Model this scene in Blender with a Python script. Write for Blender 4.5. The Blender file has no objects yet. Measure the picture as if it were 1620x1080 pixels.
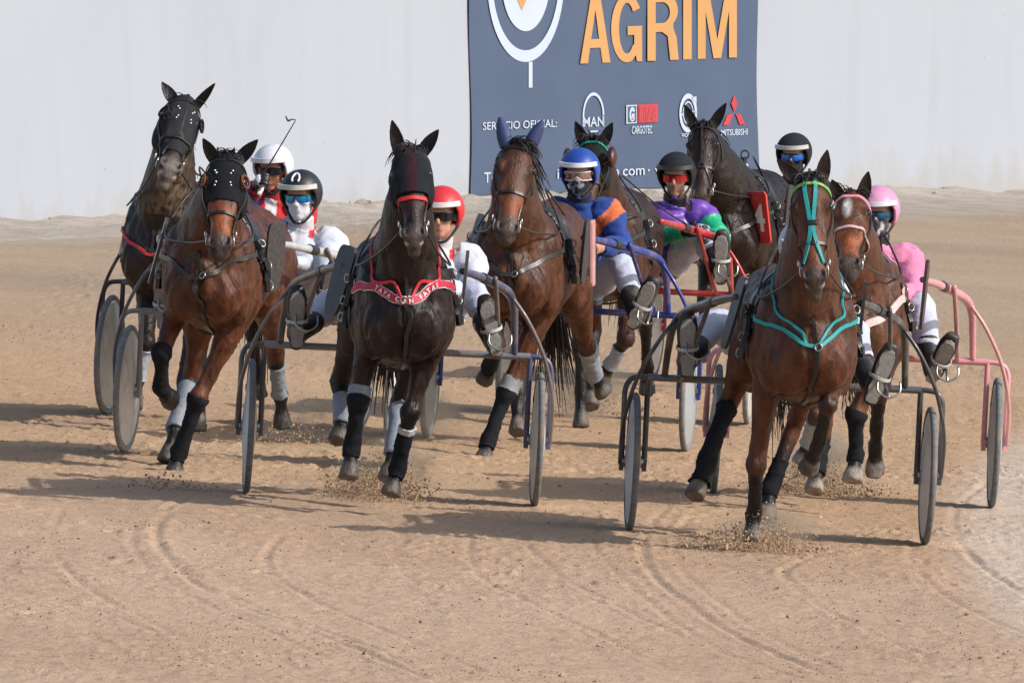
import bpy, bmesh, math, random
import numpy as np
from mathutils import Vector, Matrix
from mathutils.bvhtree import BVHTree

random.seed(7)
R = math.radians
V = Vector
sc = bpy.context.scene

# ------------------------------------------------------------------ camera, sky, sun, exposure
CAM_H = 3.5
FPX = 20000.0                 # focal length in photograph pixels (a long telephoto)
PITCH = math.atan(780.0 / FPX)
cd = bpy.data.cameras.new('camera')
cd.sensor_width = 36.0
cd.lens = FPX / 1620.0 * 36.0
cd.clip_start = 1.0
cd.clip_end = 3000.0
cam = bpy.data.objects.new('camera', cd)
cam.location = (0, 0, CAM_H)
cam.rotation_euler = (math.pi / 2 - PITCH, 0, 0)
sc.collection.objects.link(cam)
sc.camera = cam

SUN_EL, SUN_AZ = R(34.5), R(-25)          # azimuth from +X, towards the camera
to_sun = V((math.cos(SUN_EL) * math.cos(SUN_AZ), math.cos(SUN_EL) * math.sin(SUN_AZ), math.sin(SUN_EL)))
w = bpy.data.worlds.new('World')
sc.world = w
w.use_nodes = True
nt = w.node_tree
bg = nt.nodes['Background']
sky = nt.nodes.new('ShaderNodeTexSky')
sky.sky_type = 'NISHITA'
sky.sun_disc = False
sky.sun_elevation = SUN_EL
sky.sun_rotation = math.atan2(to_sun.x, to_sun.y)
sky.air_density = 1.0
sky.dust_density = 2.5
sky.ozone_density = 1.0
nt.links.new(sky.outputs[0], bg.inputs[0])
bg.inputs[1].default_value = 0.135
sd = bpy.data.lights.new('sun', 'SUN')
sd.energy = 3.15
sd.angle = R(0.6)
sd.color = (1.0, 0.965, 0.92)
sun = bpy.data.objects.new('sun', sd)
sun.rotation_euler = to_sun.to_track_quat('Z', 'Y').to_euler()
sun.location = to_sun * 50
sc.collection.objects.link(sun)
sc.view_settings.view_transform = 'Standard'
sc.view_settings.look = 'None'
sc.view_settings.gamma = 1.0
sc.view_settings.exposure = 0.30
sc.cycles.max_bounces = 6
sc.cycles.use_denoising = True

# ------------------------------------------------------------------ helpers
C = sc.collection

def lin(r, g, b, k=1.0):
    def f(u):
        u /= 255.0
        return (u / 12.92 if u <= 0.04045 else ((u + 0.055) / 1.055) ** 2.4) * k
    return (f(r), f(g), f(b))

def ray(px, py):
    d = V(((px - 810.0) / FPX, (540.0 - py) / FPX, -1.0))
    return cam.rotation_euler.to_matrix() @ d

CAMP = V((0, 0, CAM_H))

def at_depth(px, py, Y):
    d = ray(px, py)
    return CAMP + d * (Y / d.y)

def bank(x, y):
    """cross fall of the track near the horses, fading out towards the wall"""
    t = np.clip((np.asarray(y) - 88.0) / 28.0, 0, 1)
    t = t * t * (3 - 2 * t)
    near = -0.05 * np.asarray(x)
    far = -0.05 * np.maximum(np.asarray(x), 0)
    return near * (1 - t) + np.clip(far, -0.5, 0.5) * t

def on_ground(px, py):
    d = ray(px, py)
    Y = CAM_H / 0.055
    for _ in range(30):
        z = float(bank(d.x / d.y * Y, Y))
        Y = (z - CAM_H) / (d.z / d.y)
    return CAMP + d * (Y / d.y)

def set_props(o, label=None, cat=None, group=None, kind=None):
    if label: o['label'] = label
    if cat: o['category'] = cat
    if group: o['group'] = group
    if kind: o['kind'] = kind
    return o

def empty(name, mw, label, cat, group=None):
    o = bpy.data.objects.new(name, None)
    o.empty_display_size = 0.2
    C.objects.link(o)
    o.matrix_world = mw
    return set_props(o, label, cat, group)

def mesh_obj(name, verts, faces, mat, parent=None, col=None, smooth=True, fix=False, auto=None):
    me = bpy.data.meshes.new(name)
    if isinstance(verts, np.ndarray): verts = verts.tolist()
    if isinstance(faces, np.ndarray): faces = faces.tolist()
    me.from_pydata(verts, [], faces)
    if fix:
        bm = bmesh.new(); bm.from_mesh(me)
        bmesh.ops.recalc_face_normals(bm, faces=bm.faces)
        bm.to_mesh(me); bm.free()
    if smooth:
        me.polygons.foreach_set('use_smooth', [True] * len(me.polygons))
        if auto:
            me.set_sharp_from_angle(angle=R(auto))
    n = len(me.vertices)
    if col is not None:
        a = me.color_attributes.new('Col', 'FLOAT_COLOR', 'POINT')
        arr = np.ones((n, 4), np.float32)
        arr[:, :3] = np.asarray(col, np.float32)
        a.data.foreach_set('color', arr.ravel())
    me.update()
    if mat: me.materials.append(mat)
    o = bpy.data.objects.new(name, me)
    C.objects.link(o)
    if parent is not None: o.parent = parent
    return o

def catmull(P, n):
    """resample rows of P (k x d) with a Catmull-Rom spline, n steps per span"""
    P = np.asarray(P, float)
    Q = np.vstack([2 * P[0] - P[1], P, 2 * P[-1] - P[-2]])
    out = []
    for i in range(1, len(Q) - 2):
        a, b, c, d = Q[i - 1], Q[i], Q[i + 1], Q[i + 2]
        for j in range(n):
            t = j / n
            out.append(0.5 * (2 * b + (c - a) * t + (2 * a - 5 * b + 4 * c - d) * t * t + (3 * b - a - 3 * c + d) * t ** 3))
    out.append(P[-1])
    return np.array(out)

class MB:
    """collects simple closed pieces into one mesh"""
    def __init__(s): s.v = []; s.f = []
    def add(s, vs, fs):
        o = len(s.v)
        s.v += [tuple(map(float, p)) for p in vs]
        s.f += [tuple(i + o for i in f) for f in fs]
    def loft(s, rings, side=None, seg=14, dome=True, sq=2.0):
        """rings: rows (x,y,z,ra,rb); ra along the side vector, rb across it"""
        A = np.asarray(rings, float)
        if dome:
            def ext(p, q):
                d = p[:3] - q[:3]; L = np.linalg.norm(d) + 1e-9; d = d / L
                r = min(p[3], p[4])
                o = []
                for k, m in ((0.45, 0.85), (0.75, 0.55)):
                    row = p.copy(); row[:3] = p[:3] + d * r * k; row[3:5] = p[3:5] * m; o.append(row)
                return o
            e0 = ext(A[0], A[1]); e1 = ext(A[-1], A[-2])
            A = np.vstack([e0[1], e0[0], A, e1[0], e1[1]])
        n = len(A)
        T = np.gradient(A[:, :3], axis=0)
        T /= np.linalg.norm(T, axis=1)[:, None] + 1e-12
        vs = []
        prev = None
        for i in range(n):
            t = T[i]
            if side is not None:
                a = np.asarray(side, float)
            elif prev is None:
                a = np.array([1, 0, 0]) if abs(t[0]) < 0.8 else np.array([0, 1, 0])
            else:
                a = prev
            a = a - t * a.dot(t); a /= np.linalg.norm(a) + 1e-12
            prev = a
            b = np.cross(t, a)
            for k in range(seg):
                th = 2 * math.pi * k / seg
                c, q = math.cos(th), math.sin(th)
                c = math.copysign(abs(c) ** (2 / sq), c); q = math.copysign(abs(q) ** (2 / sq), q)
                vs.append(A[i, :3] + a * (A[i, 3] * c) + b * (A[i, 4] * q))
        fs = []
        for i in range(n - 1):
            for k in range(seg):
                k2 = (k + 1) % seg
                fs.append((i * seg + k, i * seg + k2, (i + 1) * seg + k2, (i + 1) * seg + k))
        fs.append(tuple(range(seg))[::-1])
        fs.append(tuple(range((n - 1) * seg, n * seg)))
        s.add(vs, fs)
    def tube(s, pts, r, seg=8, n=5, smooth=True):
        P = np.asarray([tuple(p) for p in pts], float)
        rr = np.full(len(P), r, float) if np.isscalar(r) else np.asarray(r, float)
        A = np.hstack([P, rr[:, None]])
        if smooth and len(P) > 2: A = catmull(A, n)
        s.loft(np.hstack([A, A[:, 3:4]]), seg=seg, dome=False)
    def ell(s, c, r, rot=None, nu=16, nv=10):
        M = np.eye(3) if rot is None else np.array(rot)
        vs = []; fs = []
        for j in range(nv + 1):
            ph = math.pi * j / nv
            for i in range(nu):
                th = 2 * math.pi * i / nu
                p = np.array([r[0] * math.sin(ph) * math.cos(th), r[1] * math.sin(ph) * math.sin(th), r[2] * math.cos(ph)])
                vs.append(np.asarray(c) + M @ p)
        for j in range(nv):
            for i in range(nu):
                i2 = (i + 1) % nu
                if j == 0: fs.append((i, (j + 1) * nu + i, (j + 1) * nu + i2))
                elif j == nv - 1: fs.append((j * nu + i, (j + 1) * nu + i, j * nu + i2))
                else: fs.append((j * nu + i, (j + 1) * nu + i, (j + 1) * nu + i2, j * nu + i2))
        # merge the pole duplicates by leaving them apart (tiny); fine for solids
        s.add(vs, fs)
    def box(s, c, h, rot=None):
        M = np.eye(3) if rot is None else np.array(rot)
        vs = [np.asarray(c) + M @ np.array([h[0] * a, h[1] * b, h[2] * d]) for a in (-1, 1) for b in (-1, 1) for d in (-1, 1)]
        s.add(vs, [(0, 1, 3, 2), (4, 6, 7, 5), (0, 4, 5, 1), (2, 3, 7, 6), (0, 2, 6, 4), (1, 5, 7, 3)])
    def torus(s, c, axis, Rr, r, nu=18, nv=6):
        ax = V(axis).normalized()
        a = ax.orthogonal().normalized(); b = ax.cross(a)
        vs = []; fs = []
        for i in range(nu):
            t = 2 * math.pi * i / nu
            d = a * math.cos(t) + b * math.sin(t)
            for j in range(nv):
                p = 2 * math.pi * j / nv
                vs.append(V(c) + d * (Rr + r * math.cos(p)) + ax * (r * math.sin(p)))
        for i in range(nu):
            for j in range(nv):
                i2 = (i + 1) % nu; j2 = (j + 1) % nv
                fs.append((i * nv + j, i2 * nv + j, i2 * nv + j2, i * nv + j2))
        s.add(vs, fs)
    def plate(s, outline, thick, M):
        """outline: 2-D points, extruded along local z of the 4x4 matrix M"""
        n = len(outline)
        vs = [M @ V((x, y, -thick / 2)) for x, y in outline] + [M @ V((x, y, thick / 2)) for x, y in outline]
        fs = [tuple(range(n))[::-1], tuple(range(n, 2 * n))]
        for i in range(n):
            j = (i + 1) % n
            fs.append((i, j, n + j, n + i))
        s.add(vs, fs)
    def build(s, name, mat, parent=None, col=None, auto=None, smooth=True):
        return mesh_obj(name, s.v, s.f, mat, parent, col, smooth, True, auto)

def ident(M4):
    return M4

class Surf:
    pass

def voxelize(mb, vox, iters):
    me = bpy.data.meshes.new('tmp'); me.from_pydata(mb.v, [], mb.f); me.update()
    bm = bmesh.new(); bm.from_mesh(me)
    bmesh.ops.remove_doubles(bm, verts=bm.verts, dist=1e-6)
    bmesh.ops.recalc_face_normals(bm, faces=bm.faces)
    bm.to_mesh(me); bm.free()
    ob = bpy.data.objects.new('tmp', me); C.objects.link(ob)
    m = ob.modifiers.new('r', 'REMESH'); m.mode = 'VOXEL'; m.voxel_size = vox; m.adaptivity = 0
    dg = bpy.context.evaluated_depsgraph_get()
    ev = ob.evaluated_get(dg)
    m2 = ev.to_mesh()
    n = len(m2.vertices)
    v = np.empty(n * 3, np.float64); m2.vertices.foreach_get('co', v); v = v.reshape(-1, 3)
    ps = [tuple(p.vertices) for p in m2.polygons]
    ev.to_mesh_clear()
    bpy.data.objects.remove(ob); bpy.data.meshes.remove(me)
    S = Surf(); S.v = v; S.vox = vox
    S.f = np.array([p if len(p) == 4 else (p[0], p[1], p[2], p[2]) for p in ps], np.int64)
    E = np.vstack([S.f[:, [0, 1]], S.f[:, [1, 2]], S.f[:, [2, 3]], S.f[:, [3, 0]]])
    E = E[E[:, 0] != E[:, 1]]
    E = np.unique(np.sort(E, 1), axis=0)
    S.e = E
    deg = np.bincount(E.ravel(), minlength=n).astype(float)[:, None]
    def lap(x):
        a = np.zeros_like(x)
        for k in range(3):
            a[:, k] = np.bincount(E[:, 0], x[E[:, 1], k], n) + np.bincount(E[:, 1], x[E[:, 0], k], n)
        return a / np.maximum(deg, 1) - x
    for _ in range(iters):
        S.v = S.v + 0.55 * lap(S.v)
        S.v = S.v - 0.50 * lap(S.v)
    refresh(S)
    return S

def refresh(S):
    p = S.v[S.f]
    fn = np.cross(p[:, 2] - p[:, 0], p[:, 3] - p[:, 1])
    n = np.zeros_like(S.v)
    for k in range(4):
        for c in range(3):
            n[:, c] += np.bincount(S.f[:, k], fn[:, c], len(S.v))
    S.n = n / (np.linalg.norm(n, axis=1)[:, None] + 1e-12)
    S.bvh = BVHTree.FromPolygons([V(q) for q in S.v], [tuple(f) if f[2] != f[3] else tuple(f[:3]) for f in S.f.tolist()])

def facelist(F):
    return [tuple(f) if f[2] != f[3] else tuple(f[:3]) for f in F.tolist()]

def seg_dist(v, a, b):
    a = np.asarray(a, float); b = np.asarray(b, float)
    d = b - a; L2 = d.dot(d) + 1e-12
    t = np.clip(((v - a) @ d) / L2, 0, 1)
    return np.linalg.norm(v - a - t[:, None] * d, axis=1), t

def regions(v, defs):
    """defs: name -> rows (x,y,z,r); returns best region index, parameter along it"""
    best = np.full(len(v), 1e9); idx = np.zeros(len(v), int); par = np.zeros(len(v))
    for k, (nm, rows) in enumerate(defs):
        rows = np.asarray(rows, float)
        m = len(rows) - 1
        for i in range(m):
            d, t = seg_dist(v, rows[i, :3], rows[i + 1, :3])
            r = rows[i, 3] * (1 - t) + rows[i + 1, 3] * t
            q = d / r
            b = q < best
            best[b] = q[b]; idx[b] = k; par[b] = i + t[b]
    return idx, par

def shell(name, S, mask, planes, off, mat, parent, col, rim=0.012, disp=None, vcol=None):
    """a garment lifted off the skin: faces inside the mask, cut clean by planes (p, n)"""
    W = S.v.copy(); keep = mask.copy()
    for p, n in planes:
        d = (S.v - np.asarray(p)) @ np.asarray(n)
        keep &= d > -1.4 * S.vox
    fk = keep[S.f].all(1)
    F = S.f[fk]
    if len(F) == 0: return None
    for p, n in planes:
        n = np.asarray(n, float)
        d = (W - np.asarray(p)) @ n
        b = d < 0
        W[b] -= d[b, None] * n
    o = off if disp is None else off + disp[:, None]
    W = W + S.n * o
    used = np.unique(F)
    mp = np.full(len(W), -1); mp[used] = np.arange(len(used))
    F2 = mp[F]
    verts = W[used]; nrm = S.n[used]
    # rim: turn the free border in towards the skin
    from collections import Counter
    cnt = Counter(); dirn = {}
    for f in F2.tolist():
        g = [f[0], f[1], f[2], f[3]] if f[2] != f[3] else f[:3]
        for i in range(len(g)):
            a, b = g[i], g[(i + 1) % len(g)]
            k = (a, b) if a < b else (b, a)
            cnt[k] += 1; dirn[k] = (a, b)
    be = [dirn[k] for k, c in cnt.items() if c == 1]
    faces = facelist(F2)
    bv = {}
    vs = verts.tolist()
    src = list(used)
    for a, b in be:
        for q in (a, b):
            if q not in bv:
                bv[q] = len(vs); vs.append((verts[q] - nrm[q] * rim).tolist()); src.append(used[q])
        faces.append((b, a, bv[a], bv[b]))
    cc = col if vcol is None else vcol[np.array(src)]
    return mesh_obj(name, vs, faces, mat, parent, cc)

def project(S, p, off):
    h = S.bvh.find_nearest(V(p))
    if h[0] is None: return V(p), V((0, -1, 0))
    return h[0] + h[1] * off, h[1]

def strap_path(S, pts, off, step=0.02, keep=None):
    P = catmull(np.asarray([tuple(p) for p in pts], float), 8) if len(pts) > 2 else np.asarray([tuple(p) for p in pts], float)
    # resample evenly
    L = np.concatenate([[0], np.cumsum(np.linalg.norm(np.diff(P, axis=0), axis=1))])
    m = max(2, int(L[-1] / step))
    Q = np.stack([np.interp(np.linspace(0, L[-1], m + 1), L, P[:, k]) for k in range(3)], 1)
    a = []; b = []
    for q in Q:
        x, nn = project(S, q, off) if S is not None else (V(q), V((0, -1, 0)))
        a.append(x); b.append(nn)
    A = np.array([tuple(x) for x in a]); B = np.array([tuple(x) for x in b])
    for _ in range(2):
        A[1:-1] = (A[:-2] + 2 * A[1:-1] + A[2:]) / 4
        B[1:-1] = (B[:-2] + 2 * B[1:-1] + B[2:]) / 4
    B /= np.linalg.norm(B, axis=1)[:, None] + 1e-9
    return A, B

def ribbon(mb, A, B, width, thick, closed=False, axis=None):
    n = len(A)
    T = np.gradient(A, axis=0) if not closed else np.roll(A, -1, 0) - np.roll(A, 1, 0)
    T /= np.linalg.norm(T, axis=1)[:, None] + 1e-9
    Wd = np.cross(T, B) if axis is None else np.repeat(np.asarray(axis, float)[None], n, 0)
    Wd /= np.linalg.norm(Wd, axis=1)[:, None] + 1e-9
    w2 = width / 2
    vs = []
    for i in range(n):
        for sx, sn in ((-1, 0), (1, 0), (0.86, 1), (-0.86, 1)):
            vs.append(A[i] + Wd[i] * (w2 * sx) + B[i] * (thick * sn))
    fs = []
    for i in range(n if closed else n - 1):
        j = (i + 1) % n
        for k in range(4):
            k2 = (k + 1) % 4
            fs.append((i * 4 + k, i * 4 + k2, j * 4 + k2, j * 4 + k))
    if not closed:
        fs.append((3, 2, 1, 0)); fs.append(tuple((n - 1) * 4 + k for k in range(4)))
    mb.add(vs, fs)

def strap(name, S, pts, width, thick, mat, parent, col, off=0.002, mb=None):
    A, B = strap_path(S, pts, off)
    m = mb or MB()
    ribbon(m, A, B, width, thick)
    if mb is None: return m.build(name, mat, parent, col, auto=50)

def band(S, c, axis, width, thick, mb, rmax=0.4, off=0.002, n=40, a0=0, a1=360, ref=None):
    ax = V(axis).normalized()
    a = V(ref) if ref is not None else ax.orthogonal()
    a = (a - ax * a.dot(ax)).normalized(); b = ax.cross(a)
    A = []; B = []
    closed = (a1 - a0) >= 360
    for i in range(n if closed else n + 1):
        t = R(a0 + (a1 - a0) * i / n)
        d = a * math.cos(t) + b * math.sin(t)
        h = S.bvh.ray_cast(V(c) + d * rmax, -d, rmax)
        if h[0] is None: continue
        nn = h[1] - ax * h[1].dot(ax)
        if nn.length < 1e-4: nn = d
        nn.normalize()
        A.append(tuple(h[0] + nn * off)); B.append(tuple(nn))
    if len(A) < 4: return
    A = np.array(A); B = np.array(B)
    ribbon(mb, A, B, width, thick, closed, tuple(ax))

def noise3(p, seed=0):
    """smooth value noise for arrays of points (n x 3 or n x 2)"""
    p = np.asarray(p, float)
    if p.shape[1] == 2: p = np.hstack([p, np.zeros((len(p), 1))])
    i = np.floor(p).astype(np.int64); f = p - i
    f = f * f * (3 - 2 * f)
    def h(x, y, z):
        k = (x * 73856093) ^ (y * 19349663) ^ (z * 83492791) ^ (seed * 2654435761)
        k = (k ^ (k >> 13)) * 1274126177
        k = k ^ (k >> 16)
        return (k & 0xffff) / 32767.5 - 1.0
    out = 0
    for a in (0, 1):
        for b in (0, 1):
            for c in (0, 1):
                wgt = (f[:, 0] if a else 1 - f[:, 0]) * (f[:, 1] if b else 1 - f[:, 1]) * (f[:, 2] if c else 1 - f[:, 2])
                out = out + wgt * h(i[:, 0] + a, i[:, 1] + b, i[:, 2] + c)
    return out

def fbm(p, oct=4, seed=0, gain=0.5):
    s = 0; a = 1.0
    p = np.asarray(p, float)
    for k in range(oct):
        s = s + a * noise3(p * (2.03 ** k), seed + k * 17)
        a *= gain
    return s

# ------------------------------------------------------------------ materials (all procedural)
def attr_mat(name, rough=0.5, metal=0.0, noise_scale=30.0, noise_amt=0.25, bump=0.0, bump_scale=200.0, spec=0.5,
             coat=0.0, sheen=0.0, stretch=(1, 1, 1), dirt=0.0, rough_var=0.1, trans=0.0):
    m = bpy.data.materials.new(name); m.use_nodes = True
    n = m.node_tree.nodes; l = m.node_tree.links
    b = n['Principled BSDF']
    at = n.new('ShaderNodeAttribute'); at.attribute_name = 'Col'
    tc = n.new('ShaderNodeTexCoord')
    mp = n.new('ShaderNodeMapping'); mp.inputs['Scale'].default_value = stretch
    l.new(tc.outputs['Object'], mp.inputs[0])
    no = n.new('ShaderNodeTexNoise'); no.inputs['Scale'].default_value = noise_scale; no.inputs['Detail'].default_value = 5
    l.new(mp.outputs[0], no.inputs['Vector'])
    mr = n.new('ShaderNodeMapRange'); mr.inputs[3].default_value = 1 - noise_amt; mr.inputs[4].default_value = 1 + noise_amt
    mr.inputs[1].default_value = 0.3; mr.inputs[2].default_value = 0.7
    l.new(no.outputs[0], mr.inputs[0])
    mx = n.new('ShaderNodeVectorMath'); mx.operation = 'SCALE'
    l.new(at.outputs['Color'], mx.inputs[0]); l.new(mr.outputs[0], mx.inputs['Scale'])
    colsock = mx.outputs[0]
    if dirt > 0:
        d = n.new('ShaderNodeTexNoise'); d.inputs['Scale'].default_value = 9.0; d.inputs['Detail'].default_value = 8
        l.new(tc.outputs['Object'], d.inputs['Vector'])
        dr = n.new('ShaderNodeMapRange'); dr.inputs[1].default_value = 0.5; dr.inputs[2].default_value = 0.75
        dr.inputs[3].default_value = 0; dr.inputs[4].default_value = dirt
        l.new(d.outputs[0], dr.inputs[0])
        mi = n.new('ShaderNodeMix'); mi.data_type = 'RGBA'
        l.new(dr.outputs[0], mi.inputs[0]); l.new(colsock, mi.inputs[6]); mi.inputs[7].default_value = (0.30, 0.21, 0.14, 1)
        colsock = mi.outputs[2]
    l.new(colsock, b.inputs['Base Color'])
    b.inputs['Roughness'].default_value = rough
    if rough_var:
        rr = n.new('ShaderNodeMapRange'); rr.inputs[3].default_value = max(0.02, rough - rough_var); rr.inputs[4].default_value = min(1, rough + rough_var)
        l.new(no.outputs[0], rr.inputs[0]); l.new(rr.outputs[0], b.inputs['Roughness'])
    b.inputs['Metallic'].default_value = metal
    b.inputs['Specular IOR Level'].default_value = spec
    b.inputs['Coat Weight'].default_value = coat
    b.inputs['Coat Roughness'].default_value = 0.15
    b.inputs['Sheen Weight'].default_value = sheen
    if bump:
        bn = n.new('ShaderNodeTexNoise'); bn.inputs['Scale'].default_value = bump_scale; bn.inputs['Detail'].default_value = 4
        l.new(mp.outputs[0], bn.inputs['Vector'])
        bu = n.new('ShaderNodeBump'); bu.inputs['Strength'].default_value = bump; bu.inputs['Distance'].default_value = 0.01
        l.new(bn.outputs[0], bu.inputs['Height']); l.new(bu.outputs[0], b.inputs['Normal'])
    return m

M_COAT = attr_mat('horse_coat', 0.47, 0, 20, 0.55, 0.55, 85, 0.30, sheen=0.0, stretch=(1, 1, 0.4), rough_var=0.26, dirt=0.035)
M_HAIR = attr_mat('horse_hair', 0.5, 0, 60, 0.3)
M_LEATHER = attr_mat('harness_leather', 0.38, 0, 60, 0.3, 0.15, 150)
M_STRAP = attr_mat('webbing', 0.6, 0, 80, 0.15, 0.2, 300)
M_MESHCLOTH = attr_mat('hood_fabric', 0.85, 0, 40, 0.25, 0.35, 420, spec=0.2)
M_CLOTH = attr_mat('racing_cloth', 0.75, 0, 9, 0.07, 0.9, 22, spec=0.25, sheen=0.1, rough_var=0.05)
M_SATIN = attr_mat('satin', 0.38, 0, 9, 0.08, 0.6, 22, spec=0.5, rough_var=0.05)
M_PAINT = attr_mat('painted_metal', 0.38, 0.0, 20, 0.12, 0.0, coat=0.25, dirt=0.45)
M_STEEL = attr_mat('steel', 0.35, 0.9, 40, 0.2)
M_RUBBER = attr_mat('tyre_rubber', 0.8, 0, 40, 0.2, 0.2, 200, spec=0.3, dirt=0.6)
M_DISC = attr_mat('wheel_disc_plastic', 0.5, 0, 12, 0.08, 0.0, spec=0.4, dirt=0.55)
M_BOOT = attr_mat('boot_leather', 0.5, 0, 30, 0.2, 0.2, 120, dirt=0.45)
M_SOLE = attr_mat('boot_sole', 0.8, 0, 40, 0.14, 0.25, 60, spec=0.25, dirt=.3)
M_SKIN = attr_mat('skin', 0.5, 0, 40, 0.12, 0.08, 200, spec=0.4)
M_SHELL = attr_mat('helmet_shell', 0.45, 0, 12, 0.06, 0.0, coat=0.15, rough_var=0.08)
M_LENS = attr_mat('mirrored_lens', 0.08, 0.55, 12, 0.15, rough_var=0.03)
M_EYE = attr_mat('eye', 0.06, 0, 5, 0.0, rough_var=0.0)
M_HOOF = attr_mat('hoof_horn', 0.6, 0, 60, 0.3, dirt=0.6)

BLK = (0.012, 0.011, 0.012)
# ------------------------------------------------------------------ the place: ground, wall, banner
def polyline_dist(P, line):
    best = np.full(len(P), 1e9)
    for a, b in zip(line[:-1], line[1:]):
        d, _ = seg_dist(P, (a[0], a[1]), (b[0], b[1]))
        best = np.minimum(best, d)
    return best

WALL0 = V((-0.447, 127.7, 0)); WALLU = V((0.465, 0.885, 0)).normalized(); WALLN = V((WALLU.y, -WALLU.x, 0))

def wall_sz(px, py):
    d = ray(px, py)
    t = (WALL0 - CAMP).dot(WALLN) / d.dot(WALLN)
    p = CAMP + d * t
    return (p - WALL0).dot(WALLU), p.z

def wall_pt(s, z, out=0.0):
    return V((WALL0.x + WALLU.x * s + WALLN.x * out, WALL0.y + WALLU.y * s + WALLN.y * out, z))

RUTS_PX = [
    [(330, 770), (262, 810), (246, 850), (262, 885), (310, 925), (385, 960), (480, 995), (600, 1040), (700, 1085)],
    [(268, 812), (254, 850), (272, 885), (322, 924), (395, 957), (490, 990), (612, 1035), (715, 1085)],
    [(290, 795), (222, 825), (208, 855), (225, 890), (270, 925), (340, 962), (430, 1000), (520, 1040)],
    [(1060, 800), (1022, 840), (1018, 880), (1045, 925), (1100, 965), (1180, 1010), (1290, 1060)],
    [(1100, 810), (1068, 850), (1072, 890), (1105, 930), (1160, 970), (1250, 1020), (1340, 1065)],
    [(980, 810), (940, 850), (960, 890), (1010, 940), (1080, 990), (1180, 1050)],
    [(1560, 765), (1515, 800), (1508, 835), (1530, 875), (1580, 915), (1640, 950)],
    [(1480, 835), (1440, 870), (1450, 905), (1500, 945), (1580, 985), (1640, 1010)],
    [(100, 800), (80, 850), (100, 900), (160, 945), (240, 985), (300, 1020)],
    [(440, 850), (420, 880), (440, 915), (520, 960), (640, 1010), (760, 1060)],
    [(745, 850), (740, 880), (770, 920), (850, 960), (960, 1010), (1060, 1060)],
    [(830, 860), (900, 920), (1000, 970), (1120, 1020), (1260, 1070)],
    [(1290, 880), (1240, 905), (1270, 940), (1350, 985), (1470, 1040)],
    [(600, 820), (640, 850), (620, 870)], [(0, 930), (90, 950), (180, 975), (270, 1010)],
    [(1640, 560), (1500, 590), (1400, 600)], [(1640, 490), (1450, 505), (1330, 520)], [(120, 420), (0, 445)], [(1640, 430), (1440, 455)],
]

GRID = {}
def surf_z(x, y):
    i = np.clip(np.searchsorted(GRID['x'], x) - 1, 0, len(GRID['x']) - 2); j = np.clip(np.searchsorted(GRID['y'], y) - 1, 0, len(GRID['y']) - 2)
    fx = (x - GRID['x'][i]) / (GRID['x'][i + 1] - GRID['x'][i]); fy = (y - GRID['y'][j]) / (GRID['y'][j + 1] - GRID['y'][j])
    Z = GRID['z']
    return Z[j, i] * (1 - fx) * (1 - fy) + Z[j, i + 1] * fx * (1 - fy) + Z[j + 1, i] * (1 - fx) * fy + Z[j + 1, i + 1] * fx * fy

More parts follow.
